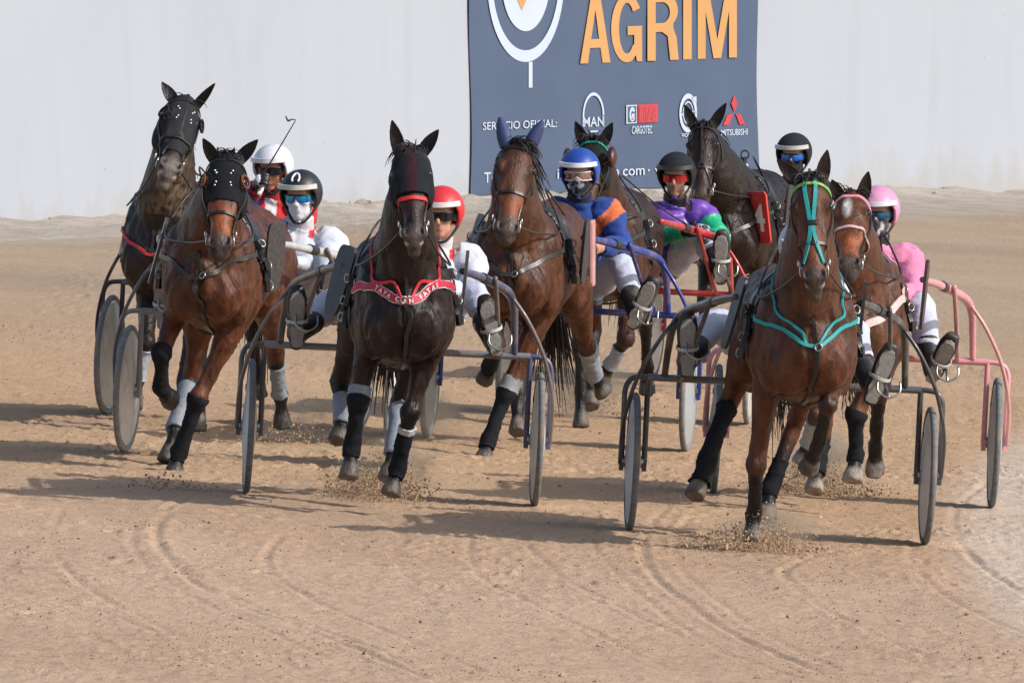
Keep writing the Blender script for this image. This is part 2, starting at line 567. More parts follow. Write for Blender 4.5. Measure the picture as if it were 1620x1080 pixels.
def make_ground():
    def axis(fine0, fine1, step, lo, hi, grow=1.25):
        a = list(np.arange(fine0, fine1 + 1e-6, step))
        s = step; x = a[-1]
        while x < hi:
            s *= grow; x += s; a.append(x)
        s = step; x = a[0]; pre = []
        while x > lo:
            s *= grow; x -= s; pre.append(x)
        return np.array(pre[::-1] + a)
    xs = axis(-3.45, 3.45, 0.016, -400, 400)
    ys = np.concatenate([axis(52.0, 79.0, 0.045, -60, 79.0)[:-1], ])
    ys = ys[ys <= 79.001]
    y = ys[-1]; s = 0.05; ext = []
    while y < 150:
        s = min(s * 1.03, 0.22); y += s; ext.append(y)
    while y < 1500:
        s *= 1.3; y += s; ext.append(y)
    ys = np.concatenate([ys, ext])
    X, Y = np.meshgrid(xs, ys)
    P = np.stack([X.ravel(), Y.ravel()], 1)
    z = bank(P[:, 0], P[:, 1])
    far = np.clip((np.hypot(P[:, 0], P[:, 1] - 70) - 90) / 200, 0, 1)
    z = z * (1 - far)
    vis = (np.abs(P[:, 0]) < 12) & (P[:, 1] > 46) & (P[:, 1] < 150)
    Q = P[vis]
    # gentle unevenness, raked ripples along the track, crumbs and clods
    h = 0.010 * fbm(Q * np.array([1.1, 0.35]), 3, 3)
    h += 0.0045 * fbm(Q * np.array([3.0, 6.0]), 3, 11)
    h += 0.0035 * fbm(Q * np.array([14.0, 9.0]), 3, 5)
    band_ = 1 + .5 * np.exp(-((Q[:, 1] - 68) / 8) ** 2)
    rough_amt = band_ * np.clip(fbm(Q * np.array([0.9, 0.45]), 2, 29) * 0.9 + 0.55, 0.1, 1.4)
    fine = noise3(Q * np.array([38.0, 13.0]), 41)
    h += 0.0075 * np.clip(fine - 0.10, 0, 1) * rough_amt + 0.004 * np.clip(noise3(Q * np.array([60.0, 22.0]), 43), 0, 1)
    clod = noise3(Q * np.array([21.0, 8.0]), 77)
    h += 0.028 * np.clip(clod - 0.60, 0, 1) * rough_amt
    dent = noise3(Q * np.array([5.0, 2.2]), 91)
    h -= 0.012 * np.clip(dent - 0.52, 0, 1) * rough_amt
    strk = noise3(Q * np.array([2.2, 5.5]) + 3.1, 55)
    h -= 0.020 * np.clip(strk - 0.60, 0, 1) * np.clip(0.5 + fine, 0, 1)
    inn = (Q[:, 1] < 120) & (np.abs(Q[:, 0]) < 4.5)
    idx = np.where(inn)[0]
    for k, line in enumerate(RUTS_PX):
        pts = [on_ground(*p) for p in line]
        L = catmull(np.array([(p.x, p.y) for p in pts]), 6)
        bx = (Q[idx, 0] > L[:, 0].min() - .3) & (Q[idx, 0] < L[:, 0].max() + .3) & (Q[idx, 1] > L[:, 1].min() - .5) & (Q[idx, 1] < L[:, 1].max() + .5)
        sub = idx[bx]
        d = polyline_dist(Q[sub], L) + 0.008 * noise3(Q[sub] * 3.0, 5 + k)
        amp = (0.6 + 0.5 * noise3(Q[sub] * np.array([1.5, 0.9]), 60 + k))
        amp = np.clip(amp, 0, 1.2) * (0.42 if k % 3 else 0.68)
        h[sub] += amp * (-0.012 * np.exp(-(d / 0.018) ** 2) + 0.009 * np.exp(-((d - 0.042) / 0.020) ** 2) + .004 * np.exp(-((d - 0.11) / 0.05) ** 2) + .005 * noise3(Q[sub] * np.array([30, 12.0]), 7) * np.exp(-(d / 0.06) ** 2))
    # trampled hollows and thrown-up rims from hooves
    rnd = random.Random(5)
    for k in range(520):
        cx = rnd.uniform(-3.2, 3.2); cy = rnd.uniform(53, 84)
        if rnd.random() < 0.5: cy = rnd.uniform(58, 76)
        w_ = rnd.uniform(0.03, 0.06); l_ = w_ * rnd.uniform(0.8, 1.5)
        b = np.where((np.abs(Q[:, 0] - cx) < 0.28) & (np.abs(Q[:, 1] - cy) < 0.42))[0]
        if len(b) == 0: continue
        rr = np.hypot((Q[b, 0] - cx) / w_, (Q[b, 1] - cy) / l_) + .5 * fine[b] + .4 * clod[b]
        dpt = rnd.uniform(0.005, 0.018)
        h[b] += -dpt * np.exp(-rr ** 2) + dpt * 0.6 * np.exp(-((rr - 1.5) / 0.45) ** 2)
    # the rough verge piled against the foot of the wall
    wd = (Q[:, 0] - WALL0.x) * WALLN.x + (Q[:, 1] - WALL0.y) * WALLN.y
    along = (Q[:, 0] - WALL0.x) * WALLU.x + (Q[:, 1] - WALL0.y) * WALLU.y
    v_ = np.clip(1 - wd / 5.0, 0, 1)
    rag = fbm(np.stack([along * 2.6, wd * 2], 1), 4, 8)
    left = np.clip(-along / 6, 0, 1)
    h += v_ ** 2 * (-0.075 + 0.045 * np.clip((along + 6) / 16, 0, 1.3)) + np.clip(1 - wd / 0.9, 0, 1) * (0.05 + 0.05 * rag) * (wd > -.5)
    h += np.clip(1 - wd / 4, 0, 1) * 0.03 * fbm(Q * np.array([3, 1.5]), 3, 19)
    crk = np.abs(wd - 3.3 - 0.25 * noise3(np.stack([along * .9, along * 0], 1), 4))
    h -= 0.05 * np.exp(-(crk / 0.12) ** 2) * np.clip(left * 2, 0, 1)
    z[vis] += h
    nx, ny = len(xs), len(ys)
    GRID['x'], GRID['y'], GRID['z'] = xs, ys, z.reshape(ny, nx)
    verts = np.stack([P[:, 0], P[:, 1], z], 1)
    i = np.arange(nx - 1)[None, :] + nx * np.arange(ny - 1)[:, None]
    i = i.ravel()
    F = np.stack([i, i + 1, i + 1 + nx, i + nx], 1)
    m = bpy.data.materials.new('track_sand'); m.use_nodes = True
    n = m.node_tree.nodes; l = m.node_tree.links; b = n['Principled BSDF']
    geo = n.new('ShaderNodeNewGeometry')
    sep = n.new('ShaderNodeSeparateXYZ'); l.new(geo.outputs['Position'], sep.inputs[0])
    def noise(scale, det, st=(1, 1, 1), rough=0.55):
        mp = n.new('ShaderNodeMapping'); mp.inputs['Scale'].default_value = st
        l.new(geo.outputs['Position'], mp.inputs[0])
        q = n.new('ShaderNodeTexNoise'); q.inputs['Scale'].default_value = scale; q.inputs['Detail'].default_value = det
        q.inputs['Roughness'].default_value = rough
        l.new(mp.outputs[0], q.inputs['Vector']); return q.outputs[0]
    def rng(s, a, c, lo=0.0, hi=1.0):
        q = n.new('ShaderNodeMapRange'); q.inputs[1].default_value = a; q.inputs[2].default_value = c
        q.inputs[3].default_value = lo; q.inputs[4].default_value = hi; l.new(s, q.inputs[0]); return q.outputs[0]
    def mix(f, a, c):
        q = n.new('ShaderNodeMix'); q.data_type = 'RGBA'
        if isinstance(f, float): q.inputs[0].default_value = f
        else: l.new(f, q.inputs[0])
        for sck, val in ((6, a), (7, c)):
            if isinstance(val, tuple): q.inputs[sck].default_value = val + (1,)
            else: l.new(val, q.inputs[sck])
        return q.outputs[2]
    def math_(op, a, c):
        q = n.new('ShaderNodeMath'); q.operation = op
        for i_, val in enumerate((a, c)):
            if isinstance(val, (int, float)): q.inputs[i_].default_value = val
            else: l.new(val, q.inputs[i_])
        return q.outputs[0]
    near = mix(rng(noise(0.5, 5, (1, .5, 1)), .35, .65), SAND['near_a'], SAND['near_b'])
    midc = mix(rng(noise(0.35, 5, (.6, .35, 1)), .35, .65), SAND['mid_a'], SAND['mid_b'])
    farc = mix(rng(noise(0.4, 6, (.25, .5, 1)), .38, .62), SAND['far_a'], SAND['far_b'])
    yw = math_('ADD', sep.outputs[1], rng(noise(0.25, 4, (.5, .5, 1)), 0, 1, -4, 4))
    col = mix(rng(yw, 62, 68), near, midc)
    col = mix(rng(yw, 82, 100), col, farc)
    # grey gravel verge along the wall
    dn = n.new('ShaderNodeVectorMath'); dn.operation = 'DOT_PRODUCT'
    sub = n.new('ShaderNodeVectorMath'); sub.operation = 'SUBTRACT'
    l.new(geo.outputs['Position'], sub.inputs[0]); sub.inputs[1].default_value = tuple(WALL0)
    l.new(sub.outputs[0], dn.inputs[0]); dn.inputs[1].default_value = tuple(WALLN)
    wd_ = math_('ADD', dn.outputs['Value'], rng(noise(0.7, 5), 0, 1, -1.6, 1.6))
    verge = mix(rng(noise(3.0, 8), .35, .65), SAND['verge_a'], SAND['verge_b'])
    col = mix(rng(wd_, 5.2, 2.6), col, verge)
    # pale, hard, dusty strip at the inside of the bend
    y63 = math_('SUBTRACT', sep.outputs[1], 63.0)
    edge_ = math_('ADD', math_('MULTIPLY', math_('MULTIPLY', y63, y63), .0036), 2.20)
    px_ = math_('SUBTRACT', sep.outputs[0], edge_)
    pale = math_('ADD', rng(math_('ADD', px_, rng(noise(2.5, 6), 0, 1, -.07, .07)), -.06, .22, 0, .45), rng(px_, .1, .8, 0, .35))
    pale = math_('MULTIPLY', pale, rng(sep.outputs[1], 100, 80))
    col = mix(math_('MULTIPLY', pale, 0.80), col, SAND['pale'])
    # damp darker crumbs and pale grains
    sp = noise(46, 4, (1, .42, 1), 0.7)
    col = mix(rng(sp, .57, .74, 0, .55), col, SAND['crumb'])
    sp2 = noise(60, 3, (1, .45, 1), 0.7)
    col = mix(rng(sp2, .60, .74, 0, .35), col, SAND['grain'])
    sp3 = noise(105, 3, (1, .33, 1), 0.75)
    col = mix(rng(sp3, .55, .68, 0, .7), col, SAND['crumb'])
    st = noise(5, 6, (.35, 1.6, 1), 0.65)
    col = mix(rng(st, .54, .72, 0, .35), col, SAND['crumb'])
    pale2 = math_('MULTIPLY', pale, 0.6)
    col = mix(pale2, col, SAND['pale'])
    l.new(col, b.inputs['Base Color'])
    b.inputs['Roughness'].default_value = 0.95
    b.inputs['Specular IOR Level'].default_value = 0.15
    bu = n.new('ShaderNodeBump'); bu.inputs['Strength'].default_value = 0.9; bu.inputs['Distance'].default_value = 0.012
    hh = math_('ADD', math_('MULTIPLY', noise(40, 6, (1, .5, 1), .7), 1.0), math_('MULTIPLY', noise(9, 5, (1, .8, 1)), 1.3))
    l.new(hh, bu.inputs['Height']); l.new(bu.outputs[0], b.inputs['Normal'])
    o = mesh_obj('ground', verts, F, m)
    set_props(o, 'tan sand harness racing track with wheel ruts and hoof marks', 'ground', kind='structure')
    return o

SAND = dict(
    near_a=(0.49, 0.345, 0.24), near_b=(0.44, 0.30, 0.202),
    mid_a=(0.47, 0.315, 0.19), mid_b=(0.43, 0.28, 0.165),
    far_a=(0.33, 0.25, 0.175), far_b=(0.41, 0.305, 0.205),
    verge_a=(0.43, 0.39, 0.34), verge_b=(0.34, 0.295, 0.245),
    pale=(0.54, 0.465, 0.39), crumb=(0.19, 0.12, 0.075), grain=(0.60, 0.47, 0.36))
ground = make_ground()

def gz(x, y):
    return float(bank(x, y))

def make_wall():
    # the wall: one long slab, rendered and white-washed, with block joints ghosting through
    m = bpy.data.materials.new('whitewashed_blockwork'); m.use_nodes = True
    n = m.node_tree.nodes; l = m.node_tree.links; b = n['Principled BSDF']
    tc = n.new('ShaderNodeTexCoord')
    br = n.new('ShaderNodeTexBrick')
    br.inputs['Scale'].default_value = 1.0
    br.inputs['Brick Width'].default_value = 2.2; br.inputs['Row Height'].default_value = 0.61
    br.inputs['Mortar Size'].default_value = 0.012; br.inputs['Mortar Smooth'].default_value = 0.6
    mp = n.new('ShaderNodeMapping'); mp.inputs['Rotation'].default_value = (R(90), 0, 0)
    l.new(tc.outputs['Object'], mp.inputs[0]); l.new(mp.outputs[0], br.inputs['Vector'])
    def noise(scale, det, st):
        q = n.new('ShaderNodeTexNoise'); q.inputs['Scale'].default_value = scale; q.inputs['Detail'].default_value = det
        k = n.new('ShaderNodeMapping'); k.inputs['Scale'].default_value = st
        l.new(tc.outputs['Object'], k.inputs[0]); l.new(k.outputs[0], q.inputs['Vector']); return q.outputs[0]
    def rng(s, a, c, lo, hi):
        q = n.new('ShaderNodeMapRange'); q.inputs[1].default_value = a; q.inputs[2].default_value = c
        q.inputs[3].default_value = lo; q.inputs[4].default_value = hi; l.new(s, q.inputs[0]); return q.outputs[0]
    def mix(f, a, c):
        q = n.new('ShaderNodeMix'); q.data_type = 'RGBA'
        l.new(f, q.inputs[0])
        for sck, val in ((6, a), (7, c)):
            if isinstance(val, tuple): q.inputs[sck].default_value = val + (1,)
            else: l.new(val, q.inputs[sck])
        return q.outputs[2]
    col = mix(rng(noise(.5, 6, (1, 1, .5)), .35, .7, 0, 1), WALLC['a'], WALLC['b'])
    col = mix(rng(noise(1.5, 8, (1.4, 1, .25)), .55, .8, 0, .5), col, WALLC['stain'])
    sp = n.new('ShaderNodeTexVoronoi'); sp.inputs['Scale'].default_value = 1.6
    l.new(tc.outputs['Object'], sp.inputs['Vector'])
    col = mix(rng(sp.outputs['Distance'], 0.02, 0.035, .55, 0), col, (0.25, 0.23, 0.2))
    ln = noise(1.1, 4, (1, 1, 1))
    col = mix(rng(br.outputs['Fac'], 0, 1, 0, .006), col, (0.30, 0.30, 0.30))
    sz = n.new('ShaderNodeSeparateXYZ'); l.new(tc.outputs['Object'], sz.inputs[0])
    edge = n.new('ShaderNodeMath'); edge.operation = 'ADD'
    l.new(sz.outputs[2], edge.inputs[0]); l.new(rng(noise(2.2, 7, (1, 1, .6)), .3, .7, -.25, .25), edge.inputs[1])
    col = mix(rng(edge.outputs[0], -.15, .16, .5, 0), col, (0.30, 0.28, 0.25))
    l.new(col, b.inputs['Base Color'])
    b.inputs['Roughness'].default_value = 0.9
    bu = n.new('ShaderNodeBump'); bu.inputs['Strength'].default_value = .22; bu.inputs['Distance'].default_value = .006
    ad = n.new('ShaderNodeMath'); ad.operation = 'SUBTRACT'
    l.new(noise(7, 8, (1, 1, 1)), ad.inputs[0]); l.new(rng(br.outputs['Fac'], 0, 1, 0, .18), ad.inputs[1])
    l.new(ad.outputs[0], bu.inputs['Height']); l.new(bu.outputs[0], b.inputs['Normal'])
    mb = MB()
    mb.box((0, 0.15, 1.6), (60, 0.15, 2.4))
    o = mb.build('boundary_wall', m, None, smooth=False)
    Mx = Matrix.Identity(4)
    for i in range(3):
        Mx[i][0] = WALLU[i]; Mx[i][1] = -WALLN[i]; Mx[i][2] = (0, 0, 1)[i]; Mx[i][3] = WALL0[i]
    o.matrix_world = Mx
    set_props(o, 'tall white-washed boundary wall running behind the race track', 'wall')
    return o, Mx
WALLC = dict(a=(0.338, 0.366, 0.412), b=(0.318, 0.346, 0.392), stain=(0.285, 0.305, 0.335))
wall, WM = make_wall()

def flat_mat(name, col, rough=0.6, var=0.05):
    m = attr_mat(name, rough, 0, 1.5, var, 0.1, 3.0, spec=0.3)
    a = [x for x in m.node_tree.nodes if x.type == 'ATTRIBUTE'][0]
    rgb = m.node_tree.nodes.new('ShaderNodeRGB'); rgb.outputs[0].default_value = tuple(col) + (1,)
    for lk in list(m.node_tree.links):
        if lk.from_node == a:
            to = lk.to_socket; m.node_tree.links.remove(lk); m.node_tree.links.new(rgb.outputs[0], to)
    m.node_tree.nodes.remove(a)
    return m

BANC = dict(bg=(0.064, 0.092, 0.152), orange=(0.47, 0.255, 0.10), white=(0.42, 0.48, 0.58), red=(0.45, 0.045, 0.055))

def text_mesh(body, bold=0.0):
    cu = bpy.data.curves.new('t', 'FONT'); cu.body = body; cu.offset = bold; cu.resolution_u = 4
    ob = bpy.data.objects.new('t', cu); C.objects.link(ob)
    dg = bpy.context.evaluated_depsgraph_get()
    ev = ob.evaluated_get(dg); me = ev.to_mesh()
    v = np.array([tuple(p.co)[:2] for p in me.vertices]); f = [tuple(p.vertices) for p in me.polygons]
    ev.to_mesh_clear(); bpy.data.objects.remove(ob); bpy.data.curves.remove(cu)
    return v, f

def make_banner():
    bm_bg = flat_mat('banner_vinyl', BANC['bg'], 0.5, 0.06)
    mo = flat_mat('banner_orange_print', BANC['orange'], 0.5)
    mw = flat_mat('banner_white_print', BANC['white'], 0.5)
    mr = flat_mat('banner_red_print', BANC['red'], 0.5)
    s0, zb = wall_sz(741, 307); s1, _ = wall_sz(1196, 286)
    W_ = s1 - s0; Ht = 3.9
    # vinyl sheet, slightly rippled, laced to the wall
    nx, nz = 60, 40
    vs = []; fs = []
    for j in range(nz + 1):
        for i in range(nx + 1):
            u = i / nx; v = j / nz
            s = s0 + u * W_ + 0.03 * math.sin(v * 9 + u * 2) * (1 if i in (0, nx) else 0.3)
            z = zb - 0.02 + v * Ht + 0.012 * math.sin(u * 17)
            rip = 0.022 + 0.007 * math.sin(u * 21 + v * 3) * math.sin(v * 11 + 1)
            vs.append((s, -rip, z))
    for j in range(nz):
        for i in range(nx):
            a = j * (nx + 1) + i
            fs.append((a, a + 1, a + nx + 2, a + nx + 1))
    root = mesh_obj('banner', vs, fs, bm_bg)
    root.matrix_world = WM
    set_props(root, 'slate grey sponsor banner with orange AGRIM lettering hung on the white wall', 'banner')
    D = -0.036
    def put(name, verts2, faces, mat):
        return mesh_obj(name, [(x, D, z) for x, z in verts2], faces, mat, root, smooth=False)
    def text(name, body, p0, p1, top, mat, bold=0.0, slant=True):
        """p0, p1: photo pixels of the baseline ends; top: photo pixel y of the cap height at p0"""
        v, f = text_mesh(body, bold)
        a0, b0 = wall_sz(*p0); a1, b1 = wall_sz(*p1); _, t0 = wall_sz(p0[0], top)
        x0, x1 = v[:, 0].min(), v[:, 0].max(); cap = 0.73
        u = (v[:, 0] - x0) / (x1 - x0)
        S_ = a0 + (a1 - a0) * u
        Z_ = b0 + (b1 - b0) * u + v[:, 1] / cap * (t0 - b0)
        return put(name, list(zip(S_, Z_)), f, mat)
    def poly(name, px, mat):
        v = [wall_sz(*p) for p in px]
        return put(name, v, [tuple(range(len(v)))], mat)
    def ring(name, px, ro, ri, mat, a0=0, a1=360, n=64, ax=1.0):
        c0, cz = px
        vs = []; fs = []
        for i in range(n + 1):
            t = R(a0 + (a1 - a0) * i / n)
            for r_ in (ro, ri): vs.append((c0 + r_ * ax * math.cos(t), cz + r_ * math.sin(t)))
        for i in range(n): fs.append((2 * i, 2 * i + 2, 2 * i + 3, 2 * i + 1))
        return put(name, vs, fs, mat)
    def disc(name, c_, r_, mat, ax=1.0):
        v = [(c_[0] + r_ * ax * math.cos(R(i * 6)), c_[1] + r_ * math.sin(R(i * 6))) for i in range(60)]
        return put(name, v, [tuple(range(60))], mat)
    # big round emblem, cut by the top of the picture
    sL, _ = wall_sz(766, 0); sR, _ = wall_sz(888, 0)
    cs = (sL + sR) / 2; ro = (sR - sL) / 2
    _, zbot = wall_sz(828, 101); cz = zbot + ro * 1.02
    D = -0.034
    ring('emblem_ring', (cs, cz), ro, ro * 0.86, mw)
    disc('emblem_disc', (cs, cz), ro * 0.63, mw)
    D = -0.038
    poly('emblem_wedge', [(820.5, 17), (809, -10), (800, -60), (845, -60), (832, -10)], mo)
    D = -0.036
    poly('emblem_stem', [(831.5, 139), (831.5, 98), (837.5, 98), (837.5, 139)], mw)
    # the five big letters, drawn as outlines (x to the right, y up, in photograph pixels)
    def arc(cx, cy, rx, ry, a0, a1, n=18):
        return [(cx + rx * math.cos(R(a0 + (a1 - a0) * i / n)), cy + ry * math.sin(R(a0 + (a1 - a0) * i / n))) for i in range(n + 1)]
    CAP = 106
    letters = [
        (913, [[(0, 0), (12.5, 0), (15.5, 24), (32, 24), (35.5, 0), (48, 0), (32, CAP), (17, CAP)], [(17.5, 38), (24, 84), (30, 38)]]),
        (962, [arc(25, 53, 25, 54, 35, 180) + arc(25, 53, 25, 54, 180, 290)[1:] + [(39, 10), (41, 0), (49, 0), (49, 56), (26, 56), (26, 42), (36.5, 42), (36.5, 28)] + arc(25, 53, 12.5, 40, 322, 180)[1:] + arc(25, 53, 12.5, 40, 180, 40)[1:]]),
        (1019.5, [[(0, 0), (13, 0), (13, 45), (23, 45), (32, 38), (36, 0), (49.5, 0), (46, 36), (41, 50)] + arc(24, 78, 24, 28, -45, 90) + [(0, CAP)], [(13, 59), (13, 92)] + arc(23, 75.5, 12.5, 16.5, 90, -90)]),
        (1076, [[(0, 0), (13.5, 0), (13.5, CAP), (0, CAP)]]),
        (1099, [[(0, 0), (12.5, 0), (12.5, 74), (25, 0), (37, 0), (49.5, 74), (49.5, 0), (62, 0), (62, CAP), (44, CAP), (31, 30), (18, CAP), (0, CAP)]]),
    ]
    for x0, loops in letters:
        cu = bpy.data.curves.new('t', 'CURVE'); cu.dimensions = '2D'; cu.fill_mode = 'BOTH'
        for lp in loops:
            sp_ = cu.splines.new('POLY'); sp_.points.add(len(lp) - 1); sp_.use_cyclic_u = True
            for q, (a, b) in enumerate(lp): sp_.points[q].co = (a, b, 0, 1)
        ob = bpy.data.objects.new('t', cu); C.objects.link(ob)
        ev = ob.evaluated_get(bpy.context.evaluated_depsgraph_get()); me = ev.to_mesh()
        vv = [(p.co.x, p.co.y) for p in me.vertices]; ff = [tuple(p.vertices) for p in me.polygons]
        ev.to_mesh_clear(); bpy.data.objects.remove(ob); bpy.data.curves.remove(cu)
        put('lettering', [wall_sz(x0 + a, 101 - (x0 + a - 912) * .04 - b) for a, b in vv], ff, mo)
    text('lettering', 'SERVICIO OFICIAL:', (759, 206), (876, 201), 193, mw, 0.004)
    text('lettering', 'MAN', (918, 201), (951, 199.5), 185, mw, 0.012)
    sL, zL = wall_sz(917, 184); sR, _ = wall_sz(951, 184)
    ring('logo_arch', ((sL + sR) / 2, zL), (sR - sL) / 2, (sR - sL) / 2 * 0.86, mw, 0, 180, 32)
    poly('logo_arch', [(917, 184), (919.6, 184), (919.6, 200), (917, 200)], mw)
    poly('logo_arch', [(948.4, 184), (951, 184), (951, 199), (948.4, 199)], mw)
    poly('logo_bar', [(929, 207), (941, 206.5), (941, 209), (929, 209.5)], mw)
    # two-part box logo with lettering under it
    poly('logo_box', [(986, 166.5), (1003, 166), (1003, 195), (986, 196)], mw)
    D = -0.039
    poly('logo_box', [(988, 168.5), (1001.5, 168), (1001.5, 193), (988, 194)], bm_bg)
    D = -0.041
    sL, zL = wall_sz(995, 181)
    ring('logo_swirl', (sL, zL), 0.075, 0.035, mw, 30, 330, 24, 0.9)
    poly('logo_swirl', [(994.5, 180), (999, 180), (997, 190), (993, 190)], mw)
    D = -0.036
    poly('logo_box', [(1005, 166), (1036, 164.5), (1036, 193), (1005, 194.5)], mr)
    D = -0.039
    text('lettering', 'HIAB', (1007, 191), (1034, 190), 169, flat_mat('banner_dull_red', (0.36, 0.06, 0.075), .5), 0.02)
    D = -0.036
    text('lettering', 'CARGOTEC', (995, 212), (1027, 211), 199, mw, 0.012)
    # ring with an arrow and a bar
    sL, zL = wall_sz(1084, 179); a_, _ = wall_sz(1070, 179); rr = sL - a_
    ring('logo_ring', (sL, zL), rr, rr * 0.74, mw, ax=1.0)
    ring('logo_ring', (sL, zL), rr * 0.6, rr * 0.52, mw)
    poly('logo_arrow', [(1088, 155), (1097, 152.5), (1097, 166), (1094, 160), (1091, 163)], mw)
    text('lettering', 'VOLVO', (1072, 183.5), (1097, 182.5), 176.5, mw, 0.02)
    text('lettering', 'VOLVO', (1073, 217), (1098, 216), 211, mw, 0.02)
    # three-diamond emblem
    poly('logo_diamond', [(1157, 151), (1162, 164), (1157, 177), (1152, 164)], mr)
    poly('logo_diamond', [(1155.5, 180), (1148, 198), (1139, 198.5), (1146, 182)], mr)
    poly('logo_diamond', [(1159, 180), (1167, 181), (1174, 197), (1165.5, 197.5)], mr)
    text('lettering', 'MITSUBISHI', (1136, 215), (1178, 213), 205, mw, 0.012)
    text('lettering', 'Tel. 971 17', (761, 289), (845, 285), 272, mw, 0.008)
    text('lettering', 'info@agrim.com', (877, 283), (1015, 276.5), 266, mw, 0.006)
    text('lettering', '·', (1020, 276), (1023, 276), 262, mw, 0.03)
    text('lettering', 'www.agrim.com', (1031, 276), (1179, 268), 260, mw, 0.006)
    return root
banner = make_banner()
# ------------------------------------------------------------------ horses
class Rig:
    """frame of one horse and sulky: origin on the ground under the axle, -Y forwards"""
    def __init__(s, px, Y, yaw):
        x = (px - 810.0) / FPX * Y / math.cos(0)
        x *= math.cos(PITCH) + 0  # small correction, the picture plane is pitched
        d = ray(px, 780); x = d.x / d.y * Y
        s.o = V((x, Y, gz(x, Y)))
        s.rot = Matrix.Rotation(R(yaw), 4, 'Z')
        s.m = Matrix.Translation(s.o) @ s.rot
        s.mi = s.m.inverted()
        s.fwd = s.rot @ V((0, -1, 0))
        ho = s.o + s.fwd * AXLE
        ho.z = gz(ho.x, ho.y)
        s.hm = Matrix.Translation(ho) @ s.rot
        s.hmi = s.hm.inverted()
    def loc(s, px, py, y, horse=True):
        """photo pixel -> local point in the plane local-y = y (the depth is chosen by anatomy)"""
        mi = s.hmi if horse else s.mi
        o = mi @ CAMP; d = mi.to_3x3() @ ray(px, py)
        t = (y - o.y) / d.y
        return o + d * t

AXLE = 1.42

LEGS = {  # local (y, z) of knee/hock, fetlock, ground end of hoof
    'f_stance': ((-.03, .52), (-.02, .20), (-.06, .0)),
    'f_lift': ((-.36, .70), (-.24, .42), (-.08, .36)),
    'f_reach': ((-.45, .62), (-.62, .37), (-.72, .25)),
    'f_back': ((.10, .53), (.33, .33), (.45, .26)),
    'h_stance': ((1.13, .58), (1.06, .21), (1.0, .0)),
    'h_push': ((1.28, .60), (1.50, .30), (1.56, .14)),
    'h_fwd': ((.92, .56), (.66, .26), (.56, .10)),
}

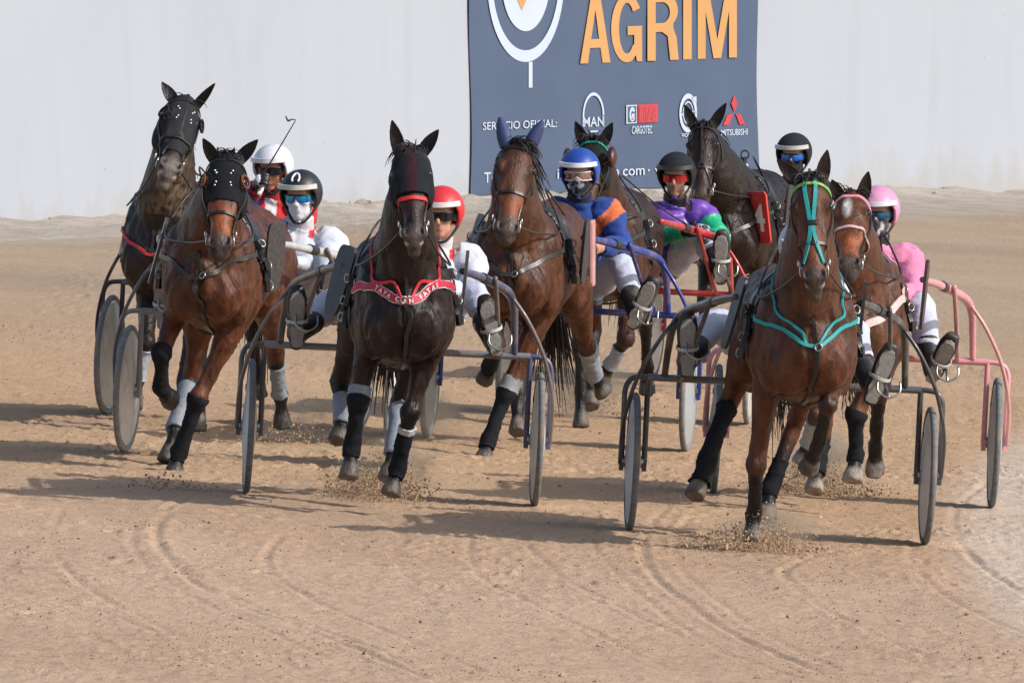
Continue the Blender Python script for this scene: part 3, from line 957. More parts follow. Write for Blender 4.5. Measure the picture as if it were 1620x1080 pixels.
def build_horse(rig, cfg):
    root = empty('horse', rig.hm, cfg['label'], 'horse', 'trotting race horses')
    coat = np.array(cfg['coat']) * cfg.get('dark', .82); pts_col = np.array(cfg.get('points', (0.010, 0.008, 0.008)))
    mb = MB()
    cs = cfg.get('chest', 0.0)     # sideways shift of the forehand seen in the photograph
    TR = [(-.50, 1.07, .10, .14), (-.44, 1.07, .18, .23), (-.33, 1.09, .225, .29), (-.16, 1.11, .240, .33), (.06, 1.11, .248, .345),
          (.35, 1.11, .262, .325), (.65, 1.14, .258, .29), (.90, 1.175, .255, .27), (1.08, 1.17, .235, .255), (1.22, 1.14, .18, .21), (1.30, 1.12, .12, .14)]
    TR = [(a, b, c * cfg.get('slim', 1.0), d) for a, b, c, d in TR]
    def sh(y): return cs * float(np.clip((0.6 - y) / 1.0, 0, 1))
    rows = [(sh(y), y, z, rx, rz) for y, z, rx, rz in TR]
    tr = catmull(rows, 4)
    mb.loft(tr, side=(1, 0, 0), seg=26, sq=2.15)
    mb.ell((sh(0), .03, 1.37), (.085, .34, .115))
    for s in (-1, 1):
        mb.ell((sh(-.2) + s * .170, -.20, 1.09), (.092, .20, .28))
        mb.ell((sh(-.4) + s * .10, -.42, 1.0), (.118, .11, .17))
        mb.ell((sh(-.1) + s * .195, -.06, 1.02), (.085, .17, .17))
        mb.ell((s * .15, .98, 1.11), (.135, .26, .25))
        mb.ell((s * .15, 1.14, 1.0), (.105, .15, .24))
    # head frame
    P = rig.loc(*cfg['poll']); Mz = rig.loc(*cfg['muz'])
    ax = (Mz - P); L = ax.length; ax.normalize()
    n0 = V((0, -1, 0)); n0 = (n0 - ax * n0.dot(ax)).normalized()
    n0 = Matrix.Rotation(R(cfg.get('turn', 0)), 3, ax) @ n0
    el = n0.cross(ax).normalized()
    k = L / 0.60
    def H(t, l, n): return P + ax * (t * L) + el * (l * k) + n0 * (n * k)
    # neck
    B0 = V((sh(-.15), -.05, 1.13)); E = H(.14, 0, -.085)
    B1 = V((sh(-.3), -.25, 1.26)).lerp(E, 0.08)
    B2 = B1.lerp(E, .40) + V((0, -.03, .02)); B3 = B1.lerp(E, .74) + V((0, -.015, .02))
    NK = [(*B0, .205, .30), (*B1, .182, .28), (*B2, .140, .225), (*B3, .106, .18), (*E, .086, .14), (*H(.10, 0, -.03), .07, .07)]
    nk = catmull(NK, 5)
    mb.loft(nk, side=el.lerp(V((1, 0, 0)), .5), seg=22)
    # underside muscle pair of the neck running into the breast
    for s in (-1, 1):
        a_ = H(.30, s * .03, -.20); b_ = V((sh(-.4) + s * .07, -.46, 1.07))
        m_ = a_.lerp(b_, .55) + V((s * .012, .045, 0))
        q = catmull([(*a_, .045, .05), (*m_, .06, .06), (*b_, .085, .075)], 5)
        mb.loft(q, side=(1, 0, 0), seg=12)
    # skull: t, half width, front, back
    SK = [(.00, .062, .020, -.120), (.07, .082, .036, -.165), (.16, .098, .052, -.190), (.27, .107, .056, -.208), (.38, .098, .054, -.200), (.50, .078, .050, -.165),
          (.62, .062, .045, -.120), (.74, .053, .040, -.095), (.84, .058, .038, -.088), (.92, .064, .032, -.084), (.975, .057, .016, -.074), (1.0, .042, .000, -.060)]
    sk = []
    for t, wl, f, b in SK:
        c = H(t, 0, (f + b) / 2); sk.append((*c, wl * k, (f - b) / 2 * k))
    sk = catmull(sk, 4)
    mb.loft(sk, side=el, seg=24, sq=2.25)
    Mh = np.array([[el[i], n0[i], -ax[i]] for i in range(3)])
    for s in (-1, 1):
        mb.ell(H(.285, s * .082, .010), np.array((.027, .034, .042)) * k * cfg.get('brow', 1.0), Mh)       # brow and eye socket
        mb.ell(H(.36, s * .072, -.105), np.array((.040, .085, .095)) * k, Mh)       # jowl
        mb.ell(H(.50, s * .060, .0), np.array((.016, .03, .10)) * k, Mh)            # facial crest
        mb.ell(H(.90, s * .046, .014), np.array((.028, .028, .044)) * k, Mh)        # nostril wing
    mb.ell(H(.985, 0, -.045), np.array((.042, .038, .035)) * k, Mh)                 # lower lip and chin
    jaw = cfg.get('jaw', 0.0)
    if jaw: mb.ell(H(1.0 + jaw * .5, 0, -.075), np.array((.040, .034, .045)) * k, Mh)
    mb.ell(H(.02, 0, -.035), np.array((.05, .06, .05)) * k, Mh)
    # legs
    legdefs = []; J = {}
    for nm, s in (('fl', -1), ('fr', 1), ('hl', -1), ('hr', 1)):
        q = cfg['legs'].get(nm, None)
        front = nm[0] == 'f'
        if q is None: q = 'f_stance' if front else 'h_stance'
        if isinstance(q, str):
            x = s * (.15 if front else .14)
            if front: x += sh(-.1)
            K, Fk, Ho = [V((x * (1.0 if i == 0 else .95 if i == 1 else .92), y, z)) for i, (y, z) in enumerate(LEGS[q])]
        else:
            K, Fk, Ho = [rig.loc(*p) for p in q]
        J[nm] = (K, Fk, Ho)
        if front:
            S0 = V((sh(-.2) + s * .145, -.17, 1.07)); El = V((sh(-.05) + s * .165, -.04, .94))
            if K.z > .6: El = El + V((0, -.06, .03))
            ch = [(*S0, .12, .18), (*El, .092, .13), (*El.lerp(K, .35), .070, .092), (*El.lerp(K, .72), .050, .060), (*El.lerp(K, .9), .047, .054), (*K, .056, .060),
                  (*K.lerp(Fk, .16), .043, .047), (*K.lerp(Fk, .35), .034, .040), (*K.lerp(Fk, .7), .033, .040), (*K.lerp(Fk, .9), .038, .044), (*Fk, .043, .047)]
        else:
            S0 = V((s * .125, .98, 1.14)); St = V((s * .17, .76, .95)).lerp(K + V((0, -.3, .4)), .15)
            ch = [(*S0, .14, .24), (*St, .115, .18), (*St.lerp(K, .35), .088, .125), (*St.lerp(K, .72), .054, .075), (*K, .050, .064),
                  (*K.lerp(Fk, .16), .043, .052), (*K.lerp(Fk, .4), .036, .043), (*K.lerp(Fk, .7), .035, .042), (*K.lerp(Fk, .9), .039, .045), (*Fk, .044, .048)]
        d = (Ho - Fk); dl = d.length; d.normalize()
        ch += [(*Fk.lerp(Ho, .30), .036, .040), (*Fk.lerp(Ho, .52), .041, .044)]
        mb.loft(catmull(ch, 4), side=(1, 0, 0), seg=16)
        # hoof
        mb.loft([(*Fk.lerp(Ho, .50), .043, .047), (*Fk.lerp(Ho, .60), .048, .052), (*Ho, .058, .064)], side=(1, 0, 0), seg=16, dome=False)
        if front:
            mb.ell(K + V((0, -.020, .0)), (.053, .046, .056))
            c_ = Fk + (K - Fk).normalized() * -.005 + V((0, .028, -.01)); mb.ell(c_, (.032, .028, .036))
        else:
            up = (St - K).normalized(); hp = K + V((0, .055, .035)) + up * .02
            mb.ell(hp, (.032, .045, .06)); mb.ell(Fk + V((0, .028, -.01)), (.032, .028, .036))
        r_ = [(*c[:3], max(c[3], c[4])) for c in ch] + [(*Ho, .062)]
        legdefs.append((nm, r_))
    S = voxelize(mb, cfg.get('vox', .0115), 14)
    # regions
    defs = [('trunk', [(r[0], r[1], r[2], (r[3] + r[4]) / 2) for r in rows]),
            ('neck', [(*n_[:3], (n_[3] + n_[4]) / 2) for n_ in NK]),
            ('head', [(*H(t, 0, (f + b) / 2), (wl + (f - b) / 2) / 2 * k * 1.1) for t, wl, f, b in SK])] + legdefs
    idx, par = regions(S.v, defs)
    names = [d_[0] for d_ in defs]
    hv = S.v - np.array(P)
    ht = hv @ np.array(ax) / L; hl = hv @ np.array(el) / k; hn = hv @ np.array(n0) / k
    S.idx, S.par, S.ht, S.hl, S.hn = idx, par, ht, hl, hn
    head = (idx == 2)
    # gentle muscle relief
    S.v = S.v + S.n * (0.0065 * fbm(S.v * 8.0, 3, cfg['seed']) * ~head)[:, None]
    # creases between the big muscles
    def crease(line, depth, wid):
        d_ = np.full(len(S.v), 9.0)
        for a_, b_ in zip(line[:-1], line[1:]):
            q_, _ = seg_dist(S.v, a_, b_); d_ = np.minimum(d_, q_)
        S.v -= S.n * (depth * np.exp(-(d_ / wid) ** 2))[:, None]
    def onbody(pts_):
        return [np.array(S.bvh.find_nearest(V(p_))[0]) for p_ in pts_]
    refresh(S)
    x_ = sh(-.45)
    crease(onbody([(x_, -.6, 1.13), (x_, -.58, 1.0), (x_, -.5, .88), (x_, -.4, .80)]), .024, .026)
    for s in (-1, 1):
        crease(onbody([(x_ + s * .13, -.56, 1.20), (x_ + s * .19, -.50, 1.05), (x_ + s * .20, -.45, .95), (x_ + s * .13, -.44, .84)]), .016, .024)
        crease(onbody([(x_ + s * .17, -.40, 1.36), (x_ + s * .25, -.34, 1.18), (x_ + s * .27, -.30, 1.05)]), .014, .026)
        crease(onbody([(x_ + s * .32, -.12, 1.20), (x_ + s * .32, -.02, 1.05), (x_ + s * .30, .05, .92)]), .014, .028)
        crease(onbody([(x_ + s * .06, -.60, 1.12), (x_ + s * .075, -.50, 1.25), (x_ + s * .08, -.50, 1.38)]), .012, .022)
        nm_ = 'fl' if s < 0 else 'fr'
        K_ = J[nm_][0]; El_ = V((sh(-.05) + s * .165, -.04, .94))
        a_ = El_.lerp(K_, .15) + V((-s * .02, -.12, 0)); b_ = El_.lerp(K_, .85) + V((s * .01, -.10, 0))
        crease(onbody([a_, a_.lerp(b_, .5), b_]), .007, .014)
        K_, F_, _h = J[nm_]
        crease(onbody([K_ + (F_ - K_).normalized() * .065 + V((0, -.1, 0)), K_ + (F_ - K_).normalized() * .065 + V((0, -.1, 0))]), .006, .02)
    # a few raised veins on shoulders and legs
    vn = np.abs(noise3(S.v * np.array([11, 11, 7.0]), cfg['seed'] + 40)); S.v += S.n * (.0055 * np.exp(-(vn / .05) ** 2) * ((idx == 0) | (idx >= 3)))[:, None]
    # nostril hollows and the line of the mouth
    for s in (-1, 1):
        dn_ = np.sqrt(((ht - .905) * L / k / .030) ** 2 + ((hl - s * .044) / .018) ** 2 + ((hn - .036) / .03) ** 2)
        S.v -= S.n * (0.022 * k * np.exp(-dn_ ** 2) * head)[:, None]
    mouth = np.exp(-((ht - .962 - .02 * hn / .05) / .012) ** 2) * (hn < .012) * head
    S.v -= S.n * (0.010 * mouth)[:, None]
    # shallow hollow between the jowl and the face
    refresh(S)
    # coat colours: body, black points, darker muzzle, white marks
    col = np.repeat(coat[None], len(S.v), 0)
    nz = fbm(S.v * 5.0, 3, cfg['seed'] + 3)
    zrel = np.clip((S.v[:, 2] - .75) / .5, 0, 1)
    tint = np.array(cfg.get('warm', (1.25, 1.05, .85)))
    fl_ = np.clip(nz * .5 + .5 - (zrel - .5) * .5, 0, 1)[:, None]
    col = col * (1 - fl_) + col * tint * fl_
    if cfg.get('back'):   # darker hair along the top line
        top = np.clip((S.n[:, 2] - .35) * 1.6, 0, 1) * ((idx == 0) | (idx == 1))
        col = col * (1 - .5 * top[:, None])
    for j, nm in enumerate(names):
        if nm in ('fl', 'fr', 'hl', 'hr'):
            m_ = idx == j
            kn = 5 if nm[0] == 'f' else 4
            lim = cfg.get('black_from', {}).get(nm, kn - .4)
            a_ = np.clip((par - lim + .25 * nz) / 1.0, 0, 1) * m_
            col = col * (1 - a_[:, None]) + pts_col * a_[:, None]
            hf = np.clip((par - (len(legdefs[j - 3][1]) - 2.0 - .15)) / .3, 0, 1) * m_
            col = col * (1 - hf[:, None]) + np.array(cfg.get('hoof', (.10, .085, .07))) * hf[:, None]
    mz = np.clip((ht - .80 + .04 * nz) / .10, 0, 1) * head
    col = col * (1 - mz[:, None]) + np.array(cfg.get('muzzle', (.050, .036, .031))) * mz[:, None]
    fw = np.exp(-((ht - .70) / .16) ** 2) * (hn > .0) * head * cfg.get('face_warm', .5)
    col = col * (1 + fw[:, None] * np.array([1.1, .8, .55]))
    for s in (-1, 1):
        dn_ = np.sqrt(((ht - .905 + .3 * (np.abs(hl) - .044)) * L / k / .026) ** 2 + ((hl - s * .046) / .017) ** 2)
        a_ = np.exp(-dn_ ** 4) * head * (hn > -.02)
        col = col * (1 - a_[:, None]) + np.array((.004, .003, .003)) * a_[:, None]
        ey = np.exp(-(((ht - .285) / .065) ** 2 + ((hl - s * .105) / .03) ** 2) ** 2) * head
        col = col * (1 - .6 * ey[:, None])
    for (t0, l0, rt, rl) in cfg.get('stars', []):
        a_ = np.clip(1.4 - np.sqrt(((ht - t0) / rt) ** 2 + ((hl - l0) / rl) ** 2) + .25 * nz, 0, 1) * head * (hn > .0)
        col = col * (1 - a_[:, None]) + np.array((.62, .60, .58)) * a_[:, None]
    mo_ = np.clip(mouth * 1.3, 0, 1)[:, None]
    col = col * (1 - .8 * mo_) + np.array((.010, .006, .006)) * .8 * mo_
    if cfg.get('mottle') is not None:   # dusty, sweat-caked hair under the throat
        mk_ = np.clip((S.n @ np.array((.35, -.9, -.2)) - .25) * 1.6, 0, 1) * (idx == 1) * np.clip((S.v[:, 2] - 1.20) / .12, 0, 1)
        mk_ = mk_ * np.clip(.55 + .8 * noise3(S.v * np.array([60, 60, 38.0]), 12), 0, 1)
        col = col * (1 - mk_[:, None]) + np.array(cfg['mottle']) * mk_[:, None]
    lip = np.exp(-((ht - .990) / .014) ** 2) * (hn < -.005) * head * cfg.get('lip', .0)
    col = col * (1 - lip[:, None]) + np.array((.42, .34, .32)) * lip[:, None]
    # ears join the body mesh
    verts = S.v.tolist(); faces = facelist(S.f); cl = col.tolist()
    tips = []
    for s in (-1, 1):
        tip = rig.loc(*cfg['ears'][0 if s < 0 else 1])
        base = H(.015, s * .060, -.035)
        ea = (tip - base); eL = ea.length; ea.normalize()
        fr = V((n0 * 1.0 + el * (s * cfg.get('ear_out', .45)))); fr = (fr - ea * fr.dot(ea)).normalized(); sd_ = ea.cross(fr)
        tips.append((base, ea, eL, fr, sd_))
        m2 = ear_mesh(base, ea, eL, fr, sd_, 1.0)
        o0 = len(verts); verts += m2[0]; faces += [tuple(i + o0 for i in f) for f in m2[1]]
        ec = np.array(cfg.get('ear_col', coat * .7))
        for i, inn in enumerate(m2[2]):
            cl.append(tuple(ec * (0.25 if inn else 1.0)))
    body = mesh_obj('body', verts, faces, M_COAT, root, np.array(cl))
    S.H = H; S.ax, S.el, S.n0, S.k, S.L = ax, el, n0, k, L; S.J = J; S.P = P; S.root = root; S.sh = sh; S.ears = tips; S.NK = NK
    S.rig = rig; S.names = names
    for s in (-1, 1):
        e = MB(); e.ell(H(.288, s * .096, .014), np.array((.021, .023, .023)) * k, Mh)
        e.build('eye', M_EYE, root, (.010, .006, .004))
    return S

def ear_mesh(base, ea, eL, fr, sd_, f=1.0, grow=0.0, cup=True):
    """a cupped, pointed ear: closed crescent sections; returns verts, faces, inner flags"""
    prof = [(-.06, .032, .036), (.10, .035, .034), (.30, .037, .028), (.50, .034, .023), (.70, .026, .017), (.86, .015, .010), (.96, .007, .006), (1.0, .002, .002)]
    vs = []; inner = []; nseg = 16
    for t, a, b in prof:
        a = a * f + grow; b = b * f + grow
        c = base + ea * (eL * t)
        for i in range(nseg):
            th = 2 * math.pi * i / nseg
            x = math.cos(th) * a; y = -math.sin(th) * b
            inn = False
            if cup and y > 0 and t > .05:
                y = -y * .45 + .004; inn = abs(math.cos(th)) < .93
            vs.append(tuple(c + sd_ * x + fr * y)); inner.append(inn)
    fs = []
    for j in range(len(prof) - 1):
        for i in range(nseg):
            i2 = (i + 1) % nseg
            fs.append((j * nseg + i, j * nseg + i2, (j + 1) * nseg + i2, (j + 1) * nseg + i))
    return vs, fs, inner

def strands(name, roots, dirs, lens, mat, parent, col, w=.006, droop=.5, curl=.06, seed=0, steps=6):
    rnd = random.Random(seed)
    mb = MB(); cols = []
    for (p, d, L) in zip(roots, dirs, lens):
        p = V(p); d = V(d).normalized()
        L *= rnd.uniform(.7, 1.25); w_ = w * rnd.uniform(.6, 1.4)
        pts = [p]; cur = p.copy(); dd = d.copy()
        bend = V((rnd.uniform(-1, 1), rnd.uniform(-1, 1), rnd.uniform(-1, 1))) * curl
        for i in range(steps):
            dd = (dd + V((0, 0, -droop / steps)) + bend + V((rnd.uniform(-1, 1), rnd.uniform(-1, 1), rnd.uniform(-1, 1))) * curl * .6).normalized()
            cur = cur + dd * (L / steps); pts.append(cur.copy())
        n0_ = len(mb.v)
        mb.tube(pts, [w_ * (1 - .85 * i / steps) for i in range(steps + 1)], seg=4, smooth=False)
        kk = rnd.uniform(.6, 1.7)
        cols += [tuple(c * kk for c in col)] * (len(mb.v) - n0_)
    return mesh_obj(name, mb.v, mb.f, mat, parent, np.array(cols))

# ---------------------------------------------------- tack
def hair(S, cfg):
    rnd = random.Random(cfg['seed'])
    P, H, el, n0 = S.P, S.H, S.el, S.n0
    hc = cfg.get('hair', (.010, .008, .008))
    # mane along the crest, falling to one side
    side = cfg.get('mane_side', 1)
    NK = np.array(S.NK)[:, :3]
    crest = catmull(NK[1:5], 8)
    roots = []; dirs = []; lens = []
    for i in range(cfg.get('mane_n', 120)):
        f = rnd.random() ** .8
        j = min(len(crest) - 2, int(f * (len(crest) - 1)))
        c = V(crest[j]).lerp(V(crest[j + 1]), rnd.random())
        upv = (V((0, .7, .75)))
        h = S.bvh.ray_cast(c + upv * .5, -upv.normalized(), .6)
        if h[0] is None: continue
        roots.append(h[0]); dirs.append(V((side * rnd.uniform(.5, 1.0), .45 + rnd.uniform(-.2, .3), .05 + rnd.uniform(-.25, .25)))); lens.append(rnd.uniform(.08, .17) * cfg.get('mane_len', 1))
    strands('mane', roots, dirs, lens, M_HAIR, S.root, hc, .007, 2.2, .06, cfg['seed'])
    roots = []; dirs = []; lens = []
    for i in range(cfg.get('forelock_n', 60)):
        l_ = rnd.uniform(-.045, .045)
        roots.append(H(.0 + rnd.uniform(-.02, .03), l_, .005 + rnd.uniform(-.05, .02)))
        d = -S.ax * rnd.uniform(.25, .8) + n0 * rnd.uniform(.3, .9) + el * (l_ * 8 + rnd.uniform(-.5, .5) + cfg.get('lock_side', 0))
        dirs.append(d); lens.append(rnd.uniform(.05, .12) * cfg.get('lock_len', 1))
    strands('forelock', roots, dirs, lens, M_HAIR, S.root, hc, .0055, 2.6, .07, cfg['seed'] + 1)
    roots = []; dirs = []; lens = []
    tx = cfg.get('tail_x', 0)
    for i in range(cfg.get('tail_n', 260)):
        roots.append(V((rnd.uniform(-.03, .03), 1.29 + rnd.uniform(-.02, .02), 1.14 + rnd.uniform(-.1, .06))))
        dirs.append(V((tx + rnd.gauss(0, .07), .55 + rnd.uniform(-.15, .15), -.6 + rnd.uniform(-.2, .2))))
        lens.append(rnd.uniform(.30, .62) * cfg.get('tail_len', 1))
    strands('tail', roots, dirs, lens, M_HAIR, S.root, hc, .008, 1.2, .045, cfg['seed'] + 2, 8)

def leg_gear(S, cfg):
    """boots, wraps and cuffs: list of (leg, segment 0 = below knee 1 = pastern 2 = over the knee, t0, t1, colour, extra, name)"""
    for (nm, a, b, colr, off, name) in cfg.get('gear', []):
        K, Fk, Ho = S.J[nm]
        j = S.names.index(nm)
        # parameter along K(0) - F(1) - hoof(2); negative goes up the forearm
        def pt(t):
            if t < 0:
                El = V((K.x + (0), K.y, K.z)) + (V((S.sh(-.05) + (-1 if nm[1] == 'l' else 1) * .165, -.04, .94)) - K).normalized() * (-t * .42) if nm[0] == 'f' else K + (V(((-1 if nm[1] == 'l' else 1) * .17, .76, .95)) - K).normalized() * (-t * .42)
                return El
            if t <= 1: return K.lerp(Fk, t)
            return Fk.lerp(Ho, t - 1)
        p0, p1 = pt(a), pt(b)
        d0 = (pt(a + .05) - p0).normalized(); d1 = (p1 - pt(b - .05)).normalized()
        d, _ = seg_dist(S.v, K, Fk); d2, _ = seg_dist(S.v, Fk, Ho); d3, _ = seg_dist(S.v, pt(-.6), K)
        mask = (S.idx == j) & (np.minimum(np.minimum(d, d2), d3) < .15)
        disp = .004 * fbm(S.v * 30, 2, 5)
        shell(name, S, mask, [(p0, d0), (p1, -d1)], off, M_STRAP if colr[0] > .05 else M_MESHCLOTH, S.root, colr, disp=disp)

def tack(S, cfg):
    H, k, el, ax, n0, root = S.H, S.k, S.el, S.ax, S.n0, S.root
    br = cfg.get('bridle', (.016, .012, .011))
    # hood or fly mask
    hd = cfg.get('hood')
    if hd:
        t0, t1, colr, off = hd['t0'], hd['t1'], hd['col'], hd['off']
        eye = np.minimum(np.hypot((S.ht - .285) * S.L / k / 1.25, (S.hl - .100)), np.hypot((S.ht - .285) * S.L / k / 1.25, (S.hl + .100)))
        mask = (S.idx == 2) | ((S.idx == 1) & (S.par > 3.3))
        if hd.get('holes', True):
            d3 = np.full(len(S.v), 9.0)
            for s in (-1, 1): d3 = np.minimum(d3, np.linalg.norm(S.v - np.array(H(.288, s * .104, .014)), axis=1))
            mask &= d3 > .036 * k
        bulge = None
        if hd.get('bulge'):
            bulge = np.zeros(len(S.v))
            for s in (-1, 1):
                dd = np.linalg.norm(S.v - np.array(H(.30, s * .09, .03)), axis=1)
                bulge += hd['bulge'] * np.exp(-(dd / .10) ** 2)
        vc = np.repeat(np.array(colr)[None], len(S.v), 0)
        if hd.get('stripe'):
            a_ = np.exp(-(S.hl / .022) ** 2) * (S.hn > 0)
            vc = vc * (1 - a_[:, None]) + np.array(hd['stripe']) * a_[:, None]
        shell('hood', S, mask, [(H(t0, 0, 0), ax), (H(t1, 0, 0), -(ax + n0 * hd.get('tilt', 0)).normalized())], off, M_MESHCLOTH, root, None, disp=bulge, vcol=vc)
        if hd.get('ears'):
            for (b_, ea, eL, fr, sd_) in S.ears:
                m2 = ear_mesh(b_, ea, eL * 1.03, fr, sd_, 1.0, .006, False)
                mesh_obj('ear_cover', m2[0], m2[1], M_MESHCLOTH, root, hd['ears'])
        if hd.get('studs'):
            st = MB()
            for s in (-1, 1):
                for (t_, l_) in ((.21, .06), (.37, .055), (.24, .045), (.34, .045)):
                    p, nn = project(S, H(t_, s * l_, .08), off + .002); st.ell(p, (.006, .006, .006), nu=8, nv=6)
            st.build('stud', M_STEEL, root, (.75, .75, .75))
        if hd.get('cups'):
            for s in (-1, 1):
                p = H(.288, s * .104, .014); nn = (el * s + n0 * .55).normalized()
                c_ = MB(); c_.torus(p + nn * .010, nn, .034 * k, .007, 20, 8)
                c_.build('eye_cup', M_MESHCLOTH, root, hd['cups'])
    if cfg.get('ear_covers'):
        for (b_, ea, eL, fr, sd_) in S.ears:
            m2 = ear_mesh(b_, ea, eL * 1.03, fr, sd_, 1.0, .007, False)
            mesh_obj('ear_cover', m2[0], m2[1], M_STRAP, root, cfg['ear_covers'])
    o2 = .008 if hd else .003
    # bridle
    mb = MB()
    nbt = cfg.get('nose_t', .60)
    band(S, H(nbt, 0, -.03), ax, cfg.get('nose_w', .018), .006, mb, .2, .004 if not (hd and hd['t1'] > nbt) else .012, ref=n0)
    mb.build('noseband', M_STRAP if cfg.get('nose_col') else M_LEATHER, root, cfg.get('nose_col', br), auto=50)
    if cfg.get('nose_fluff'):
        mb = MB(); band(S, H(nbt - .05, 0, -.03), ax, .012, .006, mb, .2, .012, ref=n0, a0=-75, a1=75); mb.build('noseband', M_STRAP, root, (.75, .72, .7), auto=50)
    mb = MB(); band(S, H(.135, 0, -.05), (ax * .9 + n0 * .35), cfg.get('brow_w', .018), .006, mb, .26, o2 + .003, ref=n0, a0=-105, a1=105)
    mb.build('browband', M_STRAP if cfg.get('brow_col') else M_LEATHER, root, cfg.get('brow_col', br), auto=50)
    for s in (-1, 1):
        strap('cheek_strap', S, [H(.06, s * .10, -.06), H(.28, s * .13, -.05), H(.52, s * .10, -.045), H(.80, s * .07, -.05)], .016, .005, M_LEATHER, root, br, o2)
        b_ = MB(); p, nn = project(S, H(.83, s * .08, -.045), .012); b_.torus(p, nn, .028, .0045, 18, 6)
        b_.torus(p + V((s * .012, .01, .035)), nn, .016, .004, 14, 6)
        b_.build('bit_ring', M_STEEL, root, (.65, .64, .62))
    strap('throat_strap', S, [H(.10, -.10, -.08), H(.26, -.10, -.15), H(.36, -.05, -.22), H(.38, 0, -.24), H(.36, .05, -.22), H(.26, .10, -.15), H(.10, .10, -.08)], .013, .004, M_LEATHER, root, br, o2)
    A, B = strap_path(S, [H(.80, -.045, -.10), H(.86, 0, -.14), H(.80, .045, -.10)], .006)
    mb = MB(); ribbon(mb, A, B, .012, .004); mb.build('chin_strap', M_LEATHER, root, cfg.get('chin_col', br))
    # face straps meeting on the nose and running up between the ears
    fs = cfg.get('face_strap')
    if fs:
        c_ = fs['col']; w_ = fs.get('w', .018)
        if fs.get('kind') == 'x':
            for s in (-1, 1):
                strap('face_strap', S, [H(.02, s * .040, .05), H(.18, s * .030, .07), H(.38, s * .014, .07), H(.52, s * .010, .07), H(.66, s * .036, .06), H(.80, s * .062, .02)], w_, .006, M_STRAP, root, c_, .004)
            mb = MB(); band(S, H(.45, 0, -.02), ax, .028, .006, mb, .2, .009, ref=n0, a0=-24, a1=24); mb.build('strap_keeper', M_LEATHER, root, BLK)
        else:
            strap('face_strap', S, [H(.02, 0, .05), H(.2, 0, .08), H(.4, 0, .08), H(.56, 0, .07)], .014, .005, M_LEATHER, root, c_, .005)
            for s in (-1, 1): strap('face_strap', S, [H(.50, 0, .07), H(.62, s * .04, .055), H(.78, s * .066, .0)], .013, .005, M_LEATHER, root, c_, .005)
    # saddle pad and girth
    wy = .06
    m = (S.idx == 0) & (S.v[:, 2] > 1.02)
    shell('saddle_pad', S, m, [((0, -.06, 0), (0, 1, 0)), ((0, .20, 0), (0, -1, 0)), ((0, 0, 1.14), (0, 0, 1))], .012, M_LEATHER, root, BLK)
    mb = MB(); band(S, (0, wy, 1.11), (0, 1, 0), .075, .012, mb, .6, .010, n=56); mb.build('girth', M_LEATHER, root, cfg.get('girth_col', (.02, .017, .016)), auto=50)
    sg = MB()
    sg.box((0, wy, S_top(S, wy) + .035), (.05, .06, .022)); sg.torus((-.045, wy, S_top(S, wy) + .075), (0, 1, 0), .026, .005); sg.torus((.045, wy, S_top(S, wy) + .075), (0, 1, 0), .026, .005)
    sg.build('harness_saddle', M_LEATHER, root, (.02, .018, .018), auto=40)
    # buckle clusters at the sides of the pad
    for s in (-1, 1):
        g = MB()
        rnd = random.Random(cfg['seed'] + s)
        for i, (yy, zz) in enumerate(((-.02, 1.28), (.01, 1.22), (-.03, 1.15), (.02, 1.09), (-.02, 1.03))):
            p, nn = project(S, (s * .45, yy, zz), .028)
            rt = nn.to_track_quat('Z', 'Y').to_matrix()
            g.box(p, (.022 + .008 * rnd.random(), .028, .012), rt)
            if i % 2 == 0:
                st = MB(); st.torus(p + nn * .018, nn + V((0, -.6, 0)), .022, .0035, 14, 6); st.build('buckle', M_STEEL, root, (.45, .43, .40))
        
        strap('tug', S, [V((s * .45, -.01, 1.31)), V((s * .45, -.01, 1.16)), V((s * .45, -.01, 1.0))], .030, .022, None, None, None, .012, mb=g)
        g.build('harness_tug', M_LEATHER, root, (.018, .016, .016), auto=40)
    # breast collar
    bc = cfg.get('collar', dict(col=(.02, .017, .016), w=.035, z=1.02))
    zc = bc.get('z', 1.02); cx = S.sh(-.4) + bc.get('cx', 0)
    path = [V((-.36, .0, 1.22)), V((cx * .6 - .31, -.22, 1.20)), V((cx - .19, -.48, zc + .09)), V((cx, -.62, zc)), V((cx + .19, -.48, zc + .09)), V((cx * .6 + .31, -.22, 1.20)), V((.36, .0, 1.22))]
    A, B = strap_path(S, path, .004)
    S.collar = (A, B)
    if bc.get('edge'):
        mb = MB(); ribbon(mb, A, B, bc['w'] * 1.25, .005); mb.build('breast_collar', M_STRAP, root, bc['edge'], auto=50)
        mb = MB(); ribbon(mb, A + B * .004, B, bc['w'], .006); mb.build('breast_collar', M_STRAP, root, bc['col'], auto=50)
    else:
        mb = MB(); ribbon(mb, A, B, bc['w'], .008); mb.build('breast_collar', M_STRAP if bc['col'][1] > .05 or bc['col'][0] > .05 else M_LEATHER, root, bc['col'], auto=50)
    if bc.get('neck'):
        for s in (-1, 1):
            strap('neck_strap', S, [V((cx + s * .02, -.62, zc + .01)), V((cx + s * .10, -.55, zc + .10)), V((cx + s * .17, -.42, 1.24)), V((s * .17, -.28, 1.40)), V((s * .05, -.10, 1.54))], bc.get('nw', .022), .007, M_STRAP, root, bc.get('neck'), .005)
    strap('martingale', S, [V((cx, -.62, zc + .02)), V((cx, -.60, zc - .10)), V((cx, -.45, .88)), V((cx * .5, -.1, .76))], .026, .009, M_LEATHER, root, BLK, .004)
    mb = MB(); p, nn = project(S, (cx, -.7, zc), .016); mb.torus(p, nn, .018, .005); mb.build('collar_ring', M_STEEL, root, (.35, .33, .30))
